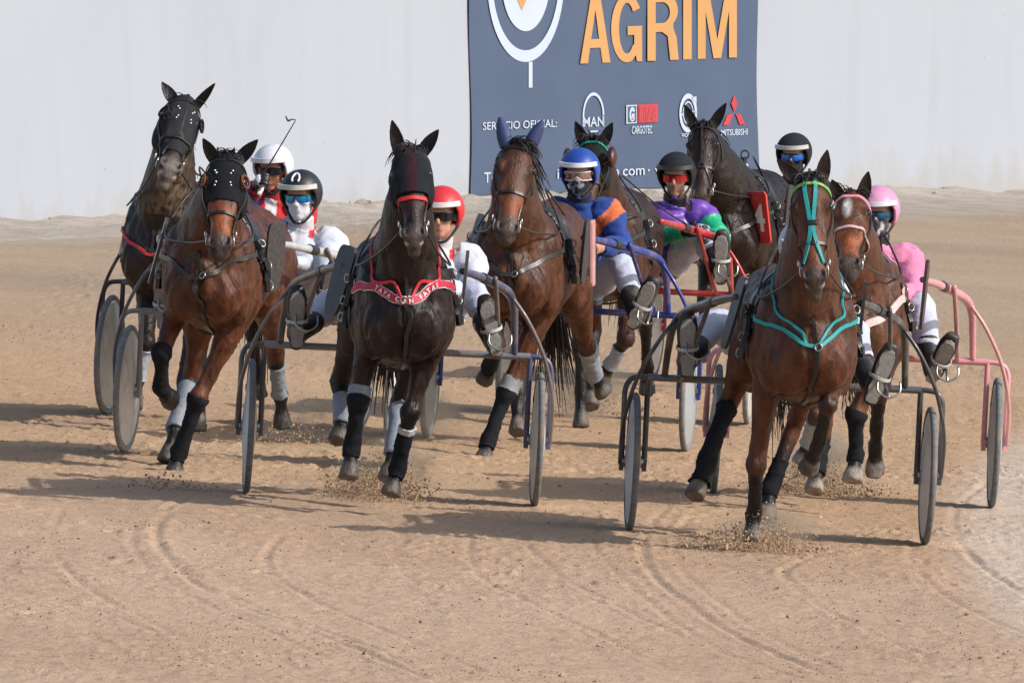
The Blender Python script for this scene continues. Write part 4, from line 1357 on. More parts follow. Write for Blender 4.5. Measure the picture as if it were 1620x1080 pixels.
    strap('breast_strap', S, [V((cx, -.62, zc + .01)), V((cx + .004, -.58, zc + .07)), V((cx - .004, -.56, zc + .14))], .018, .009, M_LEATHER, root, BLK, .004)
    # overcheck and reins
    strap('overcheck', S, [H(.0, 0, .0), H(-.02, 0, -.06), V(S.NK[3][:3]) + V((0, .15, .16)), V(S.NK[2][:3]) + V((0, .2, .2)), V((0, .0, 1.60))], .014, .005, M_LEATHER, root, br, .012)

def S_top(S, y):
    h = S.bvh.ray_cast(V((0, y, 2.5)), V((0, 0, -1)), 2)
    return h[0].z if h[0] else 1.55

def reins(S, hands, rig, col=(.03, .022, .018)):
    for s, hnd in zip((-1, 1), hands):
        p0, nn = project(S, S.H(.83, s * .08, -.045), .014)
        p1, n1 = project(S, V((s * .30, -.20, 1.34)), .02)
        p2 = V((s * .10, .06, S_top(S, .06) + .06))
        hl = rig.hmi @ (rig.m @ hnd)
        p3 = p2.lerp(hl, .5) + V((0, 0, -.03))
        mb = MB(); mb.tube([p0, p0.lerp(p1, .5) + V((0, 0, -.03)), p1, p2, p3, hl], .006, 6, 6)
        mb.build('rein', M_LEATHER, S.root, col)
# ------------------------------------------------------------------ sulkies
def build_sulky(rig, cfg):
    tilt = Matrix.Rotation(math.atan(0.05), 4, 'Y')
    root = empty('sulky', rig.m @ tilt, cfg['label'], 'sulky', 'racing sulkies')
    col = cfg['col']; colr = cfg.get('col_right', col); hw = cfg.get('hw', .768); zb = .80
    dsc = cfg.get('disc', (.56, .58, .58))
    for s in (-1, 1):
        we = bpy.data.objects.new('wheel', None); C.objects.link(we); we.parent = root; we.location = (s * hw, 0, .36); we.empty_display_size = .1
        t = MB(); t.torus((0, 0, 0), (1, 0, 0), .342, .018, 48, 10); t.build('tyre', M_RUBBER, we, cfg.get('tyre', (.10, .105, .11)))
        r_ = MB(); r_.torus((0, 0, 0), (1, 0, 0), .318, .013, 48, 8); r_.tube([(-.055, 0, 0), (.055, 0, 0)], .022, 10, smooth=False); r_.build('rim', M_STEEL, we, (.5, .5, .5), auto=40)
        d = MB(); n = 40
        for q in (-1, 1):
            vs = [(q * .040, 0, 0)]; fs = []
            for i in range(n):
                a = 2 * math.pi * i / n
                for rr, xx in ((.05, .039), (.18, .026), (.30, .014), (.325, .008)):
                    vs.append((q * xx, rr * math.cos(a), rr * math.sin(a)))
            for i in range(n):
                j = (i + 1) % n
                fs.append((0, 1 + 4 * i, 1 + 4 * j))
                for k in range(3): fs.append((1 + 4 * i + k, 2 + 4 * i + k, 2 + 4 * j + k, 1 + 4 * j + k))
            d.add(vs, fs)
        dc = d.build('disc_cover', M_DISC, we, dsc)
        for q in (-1, 1):
            hb = MB(); hb.ell((q * .042, 0, 0), (.014, .03, .03), None, 14, 8); hb.build('hub_cap', M_STEEL, dc, (.3, .3, .3))
            vl = MB(); vl.ell((q * .020, .17, .20), (.006, .020, .020), None, 10, 6); vl.build('valve_hole', M_LEATHER, dc, (.03, .03, .03))
        cc = colr if s > 0 else col
        f = MB()
        xo, xi = s * (hw + .058), s * (hw - .060)
        f.tube([(xo, 0, .34), (xo, 0, .62), (xo * .998, 0, .73), (s * (hw + .03), 0, .785), (s * (hw - .02), 0, zb), (s * (hw - .10), 0, zb)], .014, 10, 6)
        f.tube([(xi, 0, .34), (xi, 0, .60), (xi, 0, zb)], .015, 10, smooth=False)
        f.box((xo, 0, .335), (.012, .02, .022)); f.box((xi, 0, .335), (.012, .02, .022))
        f.build('wheel_fork', M_PAINT, root, cc, auto=45)
        # shaft: from the crossbar up, bent forwards, to the side of the horse
        sx = cfg.get('tipx', .31)
        sh = MB()
        sh.tube([(s * .625, -.0, zb), (s * .615, -.05, .95), (s * .60, -.12, 1.07), (s * .56, -.24, 1.145), (s * .48 - .015, -.60, 1.20), (s * .39 - .04, -1.05, 1.25), (s * sx - .055, -1.36, 1.28)],
                [.017, .019, .022, .025, .025, .022, .017], 12, 6)
        sh.build('shaft', M_PAINT, root, cc)
        st = MB()
        st.tube([(s * .585, -.18, 1.12), (s * .68, -.20, .99), (s * .775, -.17, .80), (s * .83, -.11, .58), (s * .835, -.03, .38), (xo * 1.006, 0, .345)], .011, 8, 6)
        st.build('wheel_stay', M_PAINT, root, cfg.get('stay', cc))
        st = MB()
        st.tube([(s * .46, -.78, 1.235), (s * .50, -.45, 1.02), (s * .53, -.12, .84), (s * .54, 0, zb)], .013, 8, 6)
        st.build('shaft_brace', M_PAINT, root, cfg.get('stay', cc))
        # guard board strapped to the shaft end
        g = MB(); ol = []
        for i in range(28):
            a = 2 * math.pi * i / 28
            ol.append(((.066 + .012 * math.sin(a)) * math.copysign(abs(math.cos(a)) ** .45, math.cos(a)), .19 * math.copysign(abs(math.sin(a)) ** .55, math.sin(a))))
        ya = cfg.get('board_yaw', (25, 8))[0 if s < 0 else 1]
        Mx = Matrix.Translation((s * (sx + .015) - .055, -1.36, 1.20)) @ Matrix.Rotation(R(13 if s < 0 else 3), 4, 'Y') @ Matrix.Rotation(R(90 - s * ya if s > 0 else 90 + ya), 4, 'Z') @ Matrix.Rotation(R(90), 4, 'X')
        g.plate(ol, .016, Mx)
        if s not in cfg.get('bare', ()): g.build('shaft_guard', M_LEATHER, root, cfg.get('board', (.035, .032, .035)), auto=40)
        # stirrup
        fp = cfg.get('foot', {}).get(s, V((s * .48, -.36, .98)))
        b_ = MB()
        b_.tube([fp + V((-.058, -.02, .0)), fp + V((-.055, -.045, -.055)), fp + V((0, -.055, -.085)), fp + V((.055, -.045, -.055)), fp + V((.058, -.02, .0))], .0055, 8)
        b_.tube([fp + V((0, -.055, -.085)), V((fp.x * .99, -.12, zb + .06)), V((fp.x * .985, -.01, zb + .005))], .0075, 8, 4)
        b_.build('stirrup', M_STEEL, root, (.34, .34, .33))
    for s in (-1, 1):
        tp = MB(); tp.tube([(s * .435 - .027, -.83, 1.226), (s * .418 - .032, -.92, 1.238)], .0275, 12, smooth=False); tp.build('shaft_tape', M_LEATHER, root, cfg.get('tape', (.02, .02, .022)), auto=40)
    x = MB(); x.tube([(-(hw - .058), 0, zb), ((hw - .058), 0, zb)], .019, 12, smooth=False); x.build('crossbar', M_PAINT, root, cfg.get('bar', col), auto=45)
    se = MB()
    se.loft(catmull([(0, .10, .845, .13, .022), (0, .22, .835, .19, .026), (0, .38, .845, .19, .028), (0, .44, .90, .17, .022), (0, .47, .97, .12, .014)], 5), side=(1, 0, 0), seg=18)
    se.build('seat', M_LEATHER, root, (.02, .02, .022))
    fr = MB()
    for s in (-1, 1): fr.tube([(s * .42, 0, zb), (s * .30, .12, .80), (s * .16, .26, .80), (s * .06, .40, .81)], .012, 8)
    fr.build('seat_frame', M_PAINT, root, col)
    return root

# ------------------------------------------------------------------ people
def build_person(rig, cfg):
    root = empty('person', rig.m, cfg['label'], 'person', 'harness drivers')
    hc = rig.loc(*cfg['head'], cfg.get('hy', .17), horse=False)
    fd = (Matrix.Rotation(R(cfg.get('turn', 0)), 3, 'Z') @ V((0, -1, 0))); fd = (fd + V((0, 0, -cfg.get('nod', .12)))).normalized()
    rt = V((0, 0, 1)).cross(-fd).normalized(); rt = -fd.cross(V((0, 0, 1))).normalized()
    if rt.x < 0: rt = -rt
    lean = cfg.get('roll', 0)
    up = rt.cross(fd); 
    if up.z < 0: up = -up
    rt = (Matrix.Rotation(R(lean), 3, fd) @ rt); up = (Matrix.Rotation(R(lean), 3, fd) @ up)
    Mh = np.array([[rt[i], -fd[i], up[i]] for i in range(3)])
    def Hd(x, y, z): return hc + rt * x + fd * y + up * z      # x right, y forwards, z up
    pel = V((hc.x * .35, .30, .93)); nb = hc + V((-hc.x * .06, .07, -.20))
    sk = cfg.get('shoulder', .185)
    latv = V((1, 0, cfg.get('sh_tilt', 0.0))).normalized()
    mb = MB()
    tor = [(*pel, .165, .13), (*pel.lerp(nb, .3), .155, .12), (*pel.lerp(nb, .62), .178, .13), (*pel.lerp(nb, .85), .175, .11), (*nb, .085, .07), (*nb.lerp(hc, .35), .058, .058), (*nb.lerp(hc, .7), .056, .058)]
    mb.loft(catmull(tor, 5), side=latv, seg=22)
    mb.ell(Hd(0, 0, .03), (.077, .098, .098), Mh)           # cranium
    mb.ell(Hd(0, .030, -.055), (.056, .062, .066), Mh)      # face and jaw
    mb.ell(Hd(0, .070, -.098), (.026, .022, .022), Mh)      # chin
    mb.ell(Hd(0, .092, .018), (.052, .014, .014), Mh)       # brow
    mb.loft([(*Hd(0, .092, .012), .009, .010), (*Hd(0, .106, -.018), .012, .012), (*Hd(0, .108, -.032), .016, .012)], side=rt, seg=10)   # nose
    for s in (-1, 1):
        mb.ell(Hd(s * .040, .066, -.018), (.026, .024, .024), Mh)     # cheekbone
        mb.ell(Hd(s * .078, -.005, -.012), (.012, .022, .032), Mh)    # ear
    mb.ell(Hd(0, .088, -.064), (.024, .010, .006), Mh); mb.ell(Hd(0, .087, -.075), (.021, .010, .006), Mh)   # lips
    arms = []; legs = []; hands = []; boots = []
    for s in (-1, 1):
        shd = nb + latv * (s * sk) + V((0, .01, -.045))
        hp = cfg.get('hands', {}).get(s)
        hnd = rig.loc(*hp, horse=False) if hp else V((hc.x * .45 + s * .10, -.22, 1.13))
        el_ = shd.lerp(hnd, .48) + V((s * cfg.get('elbow', .09), .08, -.09))
        d = (hnd - el_).normalized(); wr = hnd - d * .055
        ar = [(*shd.lerp(nb, .3), .075), (*shd, .072), (*shd.lerp(el_, .5), .055), (*el_, .047), (*el_.lerp(wr, .4), .044), (*wr, .029)]
        A = np.array(ar); mb.loft(np.hstack([catmull(A, 4), catmull(A, 4)[:, 3:4]]), seg=14)
        arms.append(A); hands.append((hnd, d, wr))
        # palm root, the fingers are in the glove too
        pn = V((s, 0, 0)); pn = (pn - d * pn.dot(d)).normalized(); qn = d.cross(pn)
        mb.ell(hnd, (.028, .036, .022), np.array([[qn[i], d[i], pn[i]] for i in range(3)]))
        # leg
        bp = cfg.get('boots', {}).get(s)
        sole = rig.loc(*bp, horse=False) if bp else V((s * .46, -.40, .96))
        toe = V(cfg.get('toe', {}).get(s, (s * .28, -.22, .93))).normalized()
        hpj = pel + V((s * .09, 0, -.01))
        ank = sole + V((0, .09, .0)) - toe * .075
        dist = (ank - hpj).length
        rise = math.sqrt(max(.0025, .43 ** 2 - (dist / 2) ** 2))
        kn = hpj.lerp(ank, .5) + V((s * .30, 0, .95)).normalized() * rise * cfg.get('knee', 1.0)
        lg = [(*hpj, .095), (*hpj.lerp(kn, .5), .082), (*kn, .060), (*kn.lerp(ank, .35), .056), (*kn.lerp(ank, .75), .040), (*ank, .036), (*(ank + (sole - ank) * .5 + toe * .06), .034), (*(sole + V((0, .03, 0)) + toe * .10), .026)]
        A = np.array(lg); mb.loft(np.hstack([catmull(A, 4), catmull(A, 4)[:, 3:4]]), seg=16)
        legs.append(A); boots.append((kn, ank, sole, toe))
    S = voxelize(mb, .0105, 5)
    defs = [('torso', [(*pel, .2), (*pel.lerp(nb, .8), .19)]), ('head', [(*nb.lerp(hc, .35), .06), (*hc, .10)]),
            ('al', arms[0]), ('ar', arms[1]), ('ll', legs[0]), ('lr', legs[1])]
    idx, par = regions(S.v, defs)
    skin = np.array(cfg.get('skin', (.46, .24, .16)))
    rel = (S.v - np.array(hc)) @ Mh    # x, -y(forward negative), z
    fx, fy, fz = rel[:, 0], -rel[:, 1], rel[:, 2]
    col = np.repeat(skin[None], len(S.v), 0)
    lips = np.exp(-((fz + .069) / .009) ** 2 - (fx / .022) ** 2) * (fy > .06) * (idx == 1)
    col = col * (1 - .6 * lips[:, None]) + np.array((.32, .08, .07)) * .6 * lips[:, None]
    if cfg.get('beard'):
        b_ = np.clip(((-.040 - fz) / .012), 0, 1) * (np.abs(fx) < .062) * (fy > .02) * (fz > -.14) * (idx == 1) * (1 - np.clip(lips * 1.2, 0, 1))
        b_ = np.clip(b_ * (.75 + .3 * noise3(S.v * 140, 3)), 0, 1)
        col = col * (1 - b_[:, None]) + np.array(cfg['beard']) * b_[:, None]
    mesh_obj('body', S.v, facelist(S.f), M_SKIN, root, col)
    # jacket
    fold = 1 - np.abs(noise3(S.v * np.array([8, 8, 15.0]) + .6 * fbm(S.v * 7, 2, 3)[:, None], cfg['seed'] + 9)) * 2.2
    wrk = .008 * fbm(S.v * np.array([9, 9, 14.0]), 3, cfg['seed']) + .009 * np.clip(fold, -.6, 1) + .003 * fbm(S.v * 26, 2, cfg['seed'] + 5)
    tpar = ((S.v - np.array(pel)) @ np.array(nb - pel)) / (nb - pel).length_squared
    jm = ((idx == 0) | (idx == 2) | (idx == 3))
    jm &= ~(((idx == 2) | (idx == 3)) & (par > 4.97))
    jm &= (idx != 0) | ((tpar > .06) & ((tpar < 1.10) | (np.hypot(fx, fy + .04) > .10)))
    xr = (S.v - np.array(nb)) @ np.array(latv)
    facem = (np.abs(fx) < .095) & (fz < -.012) & (fz > -.16) & (fy > -.13) & (fy < .17)
    jm |= (idx == 1) & (((S.v - np.array(nb)) @ np.array((nb - pel).normalized())) < .03)
    jm |= (np.hypot(fx, fy + .04) > .105) & (fz < -.10) & (idx < 2) & (tpar > .5)
    jm &= ~(facem & (fz > -.115) & (fy > -.03))
    jc = cfg['jacket'](S.v, idx, par, tpar, xr, S.n)
    shell('jacket', S, jm, [], .014, cfg.get('jmat', M_CLOTH), root, None, rim=.016, disp=wrk, vcol=jc)
    # collar
    cl = MB(); cl.loft(catmull([(*nb.lerp(hc, -.12), .082, .074), (*nb.lerp(hc, .12), .073, .068), (*nb.lerp(hc, .40), .074, .070)], 4), side=latv, seg=24, dome=False)
    cl.build('collar', cfg.get('jmat', M_CLOTH), root, cfg.get('collar', (.03, .03, .03)), auto=50)
    zp = MB(); A, B = strap_path(S, [nb + fd * .2 + V((0, 0, -.02)), nb.lerp(pel, .3) + fd * .25, nb.lerp(pel, .75) + fd * .25], .020); ribbon(zp, A, B, .010, .004)
    zp.build('zip', M_STEEL, root, (.5, .5, .5))
    tm = (idx == 4) | (idx == 5) | ((idx == 0) & (tpar < .12))
    tm &= ~(((idx == 4) | (idx == 5)) & (par > 3.95))
    shell('trousers', S, tm, [], .010, cfg.get('tmat', M_CLOTH), root, cfg.get('trousers', (.47, .50, .60)), rim=.012, disp=wrk * .9 + .004)
    # gloves with five fingers closed on the reins
    for s, (hnd, d, wr) in zip((-1, 1), hands):
        pn = V((s, 0, 0)); pn = (pn - d * pn.dot(d)).normalized(); qn = d.cross(pn)
        if qn.z < 0: qn = -qn
        g = MB()
        g.loft([(*wr, .034, .032), (*wr.lerp(hnd, .5), .036, .030), (*hnd, .042, .026)], side=qn, seg=14)
        for i in range(4):
            o = hnd + d * .026 + qn * (.030 - .020 * i)
            L = (.040, .045, .042, .033)[i]
            a = o + d * L * .55 - pn * .004; b = a - pn * .030 + d * .006; c = b - d * .026 - pn * .010
            g.tube([o - d * .02, o, a, b, c], [.0115, .011, .0105, .0095, .008], 8, 4)
        o = hnd - d * .012 + qn * .030
        g.tube([o, o + qn * .024 + d * .016 - pn * .006, o + qn * .020 + d * .042 - pn * .020], [.013, .012, .009], 8, 4)
        G = voxelize(g, .0045, 2)
        mesh_obj('glove', G.v, facelist(G.f), M_LEATHER if cfg.get('glove', BLK)[0] < .2 else M_SKIN, root, cfg.get('glove', (.014, .014, .016)))
    # boots, soles braced against the stirrups
    for s, (kn, ank, sole, toe) in zip((-1, 1), boots):
        bk = V((0, 1, 0)); bk = (bk - toe * bk.dot(toe)).normalized(); sd = toe.cross(bk)
        heel = sole - toe * .115; 
        b = MB()
        b.loft(catmull([(*ank.lerp(kn, .42), .070, .070), (*ank.lerp(kn, .2), .060, .062), (*ank, .052, .058), (*(sole + bk * .065 - toe * .05), .050, .062)], 5), side=sd, seg=16)
        b.loft(catmull([(*(sole + bk * .050 - toe * .135), .040, .047), (*(sole + bk * .052 - toe * .07), .048, .054), (*(sole + bk * .044 + toe * .02), .052, .048), (*(sole + bk * .038 + toe * .10), .056, .040), (*(sole + bk * .034 + toe * .165), .042, .032)], 5), side=sd, seg=18)
        B_ = voxelize(b, .008, 4)
        bo = mesh_obj('boot', B_.v, facelist(B_.f), M_BOOT, root, cfg.get('boot', (.015, .015, .017)))
        so = MB()
        out = [(-.034, -.130), (0, -.145), (.034, -.130), (.040, -.08), (.036, -.02), (.048, .06), (.046, .12), (.030, .165), (0, .180), (-.030, .165), (-.046, .12), (-.048, .06), (-.036, -.02), (-.040, -.08)]
        Mx = Matrix.Identity(4)
        for i in range(3):
            Mx[i][0] = sd[i]; Mx[i][1] = toe[i]; Mx[i][2] = bk[i]; Mx[i][3] = sole[i]
        so.plate([(x * .86, y * .90) for x, y in out], .016, Mx)
        so.plate([(x * .80, y * .36 - .085) for x, y in out], .02, Mx @ Matrix.Translation((0, 0, -.017)))
        so.plate([(x * .80, y * .46 + .070) for x, y in out], .010, Mx @ Matrix.Translation((0, 0, -.012)))
        so.build('sole', M_SOLE, bo, cfg.get('sole', (.26, .26, .25)), auto=40)
        ss = MB(); ss.loft([(*(sole - bk * .020 + toe * .012), .056, .016), (*(sole + bk * .05 + toe * .012), .056, .020)], side=sd, seg=14, dome=False)
        ss = MB(); A = []; B = []
        for i in range(24):
            a = 2 * math.pi * i / 24; p = sole + bk * .030 + sd * (.056 * math.cos(a)) + bk * (.062 * math.sin(a)); A.append(tuple(p)); B.append(tuple((p - sole - bk * .03).normalized()))
        ribbon(ss, np.array(A), np.array(B), .018, .004, True); ss.build('boot_strap', M_STRAP, bo, cfg.get('bstrap', (.45, .45, .44)), auto=50)
    # helmet
    hl = cfg['helmet']
    def HP(u, e, r=1.0):   # u azimuth from the face, e elevation
        return Hd(math.sin(u) * math.cos(e) * .122 * r, math.cos(u) * math.cos(e) * .140 * r - .005, math.sin(e) * .128 * r + .025)
    def rime(u):
        a = abs((u + math.pi) % (2 * math.pi) - math.pi)
        f = min(1, max(0, (a - R(52)) / R(26))); f = f * f * (3 - 2 * f)
        return R(14) * (1 - f) + R(-48) * f
    nu, nv = 48, 16
    vs = []; fs = []
    for j in range(nv + 1):
        for i in range(nu):
            u = 2 * math.pi * i / nu; e0 = rime(u); e = e0 + (R(90) - e0) * (j / nv) ** .9
            vs.append(HP(u, e, 1.0 + (.012 if j == 1 else 0)))
    for j in range(nv):
        for i in range(nu):
            i2 = (i + 1) % nu; fs.append((j * nu + i, j * nu + i2, (j + 1) * nu + i2, (j + 1) * nu + i))
    o = len(vs)
    for i in range(nu): vs.append(HP(2 * math.pi * i / nu, rime(2 * math.pi * i / nu), .90))
    for i in range(nu):
        i2 = (i + 1) % nu; fs.append((i2, i, o + i, o + i2))
    he = mesh_obj('helmet', vs, fs, hl.get('mat', M_SHELL), root, hl['col'], True, True)
    pk = MB(); A = []; B = []
    for i in range(21):
        u = R(-62 + 6.2 * i); p = HP(u, R(19), 1.035); A.append(tuple(p)); B.append(tuple((HP(u, R(10), 1.3) - HP(u, R(10), 1.0)).normalized()))
    ribbon(pk, np.array(A), np.array(B), .030, .012); pk.build('peak', M_SHELL, he, hl.get('peak', hl['col']), auto=50)
    sm = MB(); sm.tube([HP(R(-88), R(-40), .97), Hd(-.062, .03, -.10), Hd(-.03, .062, -.135), Hd(0, .072, -.14), Hd(.03, .062, -.135), Hd(.062, .03, -.10), HP(R(88), R(-40), .97)], .008, 6)
    sm.build('chin_strap', M_LEATHER, he, hl.get('strap', BLK))
    if hl.get('shoe'):
        em = MB(); pts = []
        for i in range(13):
            a = R(-140 + 280 * i / 12); c_ = (math.sin(a) * .030, math.cos(a) * .034)
            u = R(0) + c_[0] / .122; e = R(48) + c_[1] / .128
            pts.append(HP(u, e, 1.01))
        em.tube(pts, .006, 6, 3); em.build('horseshoe_emblem', M_SHELL, he, (.8, .8, .8))
    # eyes, eyewear
    for s in (-1, 1):
        e = MB(); e.ell(Hd(s * .033, .074, .002), (.013, .012, .012), Mh, 12, 8); e.build('eye', M_EYE, root, (.55, .5, .47))
    gl = cfg.get('goggles')
    if gl:
        def GP(u, z, r=1.0):
            return Hd(math.sin(u) * .086 * r, .016 + math.cos(u) * .092 * r, z)
        nz_, nu_ = 6, 26; vs = []; fs = []; cl_ = []
        for j in range(nz_ + 1):
            for i in range(nu_ + 1):
                u = R(-66 + 132 * i / nu_)
                lo = -.026 + .020 * math.exp(-(u / .20) ** 2) + .004 * abs(u); hi = .020
                z = lo + (hi - lo) * j / nz_
                vs.append(GP(u, z)); kk = j / nz_
                c0, c1 = gl['col'], gl.get('col2', gl['col'])
                cl_.append(tuple(c0[q] * (1 - kk) + c1[q] * kk for q in range(3)))
        for j in range(nz_):
            for i in range(nu_):
                a = j * (nu_ + 1) + i; fs.append((a, a + 1, a + nu_ + 2, a + nu_ + 1))
        go = mesh_obj('goggles', vs, fs, M_LENS, root, np.array(cl_))
        fr = MB(); fr.tube([GP(R(u), .022, 1.0) for u in range(-70, 71, 10)], .0055, 6, 2)
        if gl.get('full'):
            fr.tube([GP(R(u), -.026 + .020 * math.exp(-(R(u) / .20) ** 2), 1.0) for u in range(-66, 67, 6)], .005, 6, 2)
        for s in (-1, 1): fr.tube([GP(R(s * 68), .012), Hd(s * .098, -.02, .008)], .007, 6, smooth=False)
        fr.build('goggle_frame', M_LEATHER, go, gl.get('frame', BLK))
    mk = cfg.get('mask')
    if mk:
        mm = facem
        vc = np.repeat(np.array(mk['col'])[None], len(S.v), 0)
        if mk.get('pat') is not None:
            pz = (noise3(S.v * np.array([42, 42, 30.0]), 9) > .18) & (np.abs(fx) < .05)
            vc[pz] = np.array(mk['pat'])
        shell('face_mask', S, mm, [(Hd(0, 0, -.018), -up)], .007, M_CLOTH, root, None, disp=.002 * fbm(S.v * 40, 2, 3), vcol=vc)
    else:
        vc = None
    return root, [h[0] for h in hands], boots

# ------------------------------------------------------------------ loose sand thrown up by hooves
M_GRAIN = flat_mat('thrown_sand', (.36, .25, .16), .95, .3)
def sand_spray(p, n, sx, sz, seed, label):
    rnd = random.Random(seed); mb = MB()
    for i in range(n):
        a = rnd.gauss(0, 1); x = p.x + a * sx; y = p.y + rnd.gauss(0, .22); z = gz(x, y) + abs(rnd.gauss(0, sz)) * max(.15, 1 - abs(a) * .3)
        r = rnd.choice((.0022, .0028, .0035, .0035, .0045, .006, .010)) * rnd.uniform(.6, 1.1)
        c = V((x, y, z)); q = Matrix.Rotation(rnd.uniform(0, 6), 3, V((rnd.random(), rnd.random(), rnd.random() + .1)).normalized())
        vs = [c + q @ V(t) * r for t in ((1, 0, -.4), (-.6, .9, -.5), (-.5, -.9, -.3), (0, 0, 1.0), (.2, .1, -1.1))]
        mb.add(vs, [(0, 1, 3), (1, 2, 3), (2, 0, 3), (1, 0, 4), (2, 1, 4), (0, 2, 4)])
    # a low mound of churned sand under it
    o = mesh_obj('sand_spray', mb.v, mb.f, M_GRAIN, smooth=False)
    set_props(o, label, 'sand', kind='stuff')
# ------------------------------------------------------------------ the field of eight
def plain(c): 
    return lambda v, idx, par, tp, xr, n: np.repeat(np.array(c)[None], len(v), 0)

def jk_white(v, idx, par, tp, xr, n):
    c = np.repeat(np.array((.53, .55, .62))[None], len(v), 0)
    c[(idx == 0) & (tp > .97) & (np.abs(xr) > .05) & (np.abs(xr) < .09)] = (.5, .03, .03)
    b = (idx == 0) & (np.hypot(tp - .45, (np.abs(xr) - .10) * 2.5) < .10)
    c[b] = (.50, .03, .035)
    c[(np.abs(xr) < .012) & (idx == 0)] = (.45, .45, .5)
    return c

def jk_blue(v, idx, par, tp, xr, n):
    c = np.repeat(np.array((.014, .045, .21))[None], len(v), 0)
    b = np.abs(tp - (.62 + np.abs(xr) * 2.0)) < .10
    c[b & (n[:, 1] < .4) & (np.abs(xr) > .018)] = (.55, .13, .045)
    c[(idx == 0) & (tp < .2)] = (.03, .02, .12)
    return c

def jk_purple(v, idx, par, tp, xr, n):
    c = np.repeat(np.array((.135, .048, .36))[None], len(v), 0)
    arm = ((idx == 2) | (idx == 3)) & (par > 1.55)
    c[arm] = (.012, .34, .16)
    return c

def jk_red(v, idx, par, tp, xr, n):
    c = np.repeat(np.array((.45, .02, .02))[None], len(v), 0)
    c[np.abs(xr) < .03] = (.6, .6, .62)
    c[xr < -.06] = (.02, .035, .25)
    return c

def jk_pink(v, idx, par, tp, xr, n):
    c = np.repeat(np.array((.62, .20, .34))[None], len(v), 0)
    w_ = (idx == 0) & (np.abs(tp - .45) < .12) & (noise3(v * 16, 4) > -.1)
    c[w_] = (.66, .62, .66)
    return c

def jk_black(v, idx, par, tp, xr, n):
    return np.repeat(np.array((.012, .013, .02))[None], len(v), 0)

BAY = (.115, .034, .014); DBAY = (.050, .017, .009); BROWN = (.014, .0068, .0048)
GREY = (.19, .215, .245); TEAL = (.012, .26, .27); RED = (.55, .018, .03); PINK = (.66, .26, .30)
BL = (.008, .009, .012)

FIELD = []
# A: far left, black hood, head high and turned
FIELD.append(dict(
    rig=(368, 75.2, -11),
    horse=dict(seed=11, dark=.7, label='near black horse in a black hood, head turned aside, farthest left', coat=(.019, .015, .013), warm=(1.6, 1.1, .9), chest=-.04, mottle=(.15, .105, .07),
        poll=(296, 158, -.62), muz=(266, 275, -1.10), turn=-28, ears=[(256, 130, -.60), (340, 132, -.60)], ear_col=BL, ear_out=.6,
        hood=dict(t0=-.06, t1=.74, col=(.022, .023, .026), off=.007, tilt=-.2, studs=True, cups=(.016, .016, .018)), lip=1.0, jaw=.06, muzzle=(.09, .075, .068), forelock_n=6,
        legs=dict(fl=[(232, 540, -.36), (219, 598, -.30), (210, 645, -.38)], fr='f_stance', hl='h_fwd', hr='h_push'),
        gear=[('fl', .2, 1.0, (.32, .36, .42), .008, 'tendon_boot')],
        collar=dict(col=(.5, .03, .04), w=.022, z=1.05), face_strap=dict(col=(.016, .014, .014)), chin_col=(.6, .6, .6)),
    sulky=dict(label='dark purple sulky at the far left of the field', col=(.028, .018, .045), bar=(.10, .11, .12), tyre=(.20, .21, .21), disc=(.50, .52, .50)),
    person=dict(seed=1, label='bearded driver in a plain white helmet and dark sunglasses holding up a whip', head=(432, 268), turn=-8, beard=(.10, .035, .018), jacket=jk_red, collar=(.4, .03, .03),
        helmet=dict(col=(.62, .62, .66)), goggles=dict(col=(.03, .03, .035), full=False), skin=(.42, .19, .12), hands={-1: (410, 288, -.12)}, boots={-1: (221, 423, -.42)}, toe={-1: (-.1, -.2, .95)})))
# B: bay with black hood
FIELD.append(dict(
    rig=(410, 70.8, -9),
    horse=dict(seed=22, label='bright bay horse in a black studded hood, in front at the left', coat=(.082, .028, .013), slim=.95, chest=.02,
        poll=(358, 246, -.62), muz=(346, 400, -.98), turn=-6, ears=[(321, 219, -.60), (408, 221, -.58)], ear_col=BL, ear_out=.5,
        hood=dict(t0=-.06, t1=.50, col=BL, off=.007, studs=True, cups=(.16, .055, .03)), face_warm=2.2, nose_t=.63, nose_w=.020, forelock_n=40, lock_len=.8, mane_side=-1,
        legs=dict(fl=[(256, 556, -.34), (254, 612, -.20), (271, 634, -.04)], fr=[(314, 629, -.16), (283, 716, -.12), (273, 756, -.16)],
                  hl=[(303, 600, .82), (277, 680, .56), (262, 731, .48)], hr=[(436, 560, 1.25), (443, 628, 1.42), (447, 676, 1.46)]),
        black_from=dict(fl=4.4, fr=4.6), hoof=(.06, .055, .05),
        gear=[('fl', -.05, 1.25, BL, .007, 'leg_boot'), ('fr', -.02, 1.35, BL, .008, 'leg_boot'), ('hl', .15, 1.0, GREY, .014, 'tendon_boot'), ('hr', .25, .95, GREY, .008, 'tendon_boot')],
        collar=dict(col=(.03, .022, .02), w=.030, z=1.08)),
    sulky=dict(label='sulky with pale silver shafts and grey forks behind the hooded bay', col=(.20, .21, .22), col_right=(.42, .43, .45), bar=(.17, .18, .19), stay=(.10, .10, .105), board=(.05, .045, .045), board_yaw=(12, 35), tyre=(.22, .23, .23)),
    person=dict(seed=2, label='driver in a black helmet with a white horseshoe, blue mirrored goggles and white mask', head=(476, 311), turn=-6, jacket=jk_white, collar=(.55, .50, .54),
        helmet=dict(col=(.014, .015, .018), peak=(.50, .48, .43), shoe=True), goggles=dict(col=(.02, .10, .55), col2=(.05, .45, .65)), mask=dict(col=(.62, .64, .68)),
        boots={-1: (257, 481, -.42)}, toe={-1: (0, -.2, .97)}, sh_tilt=-.12)))
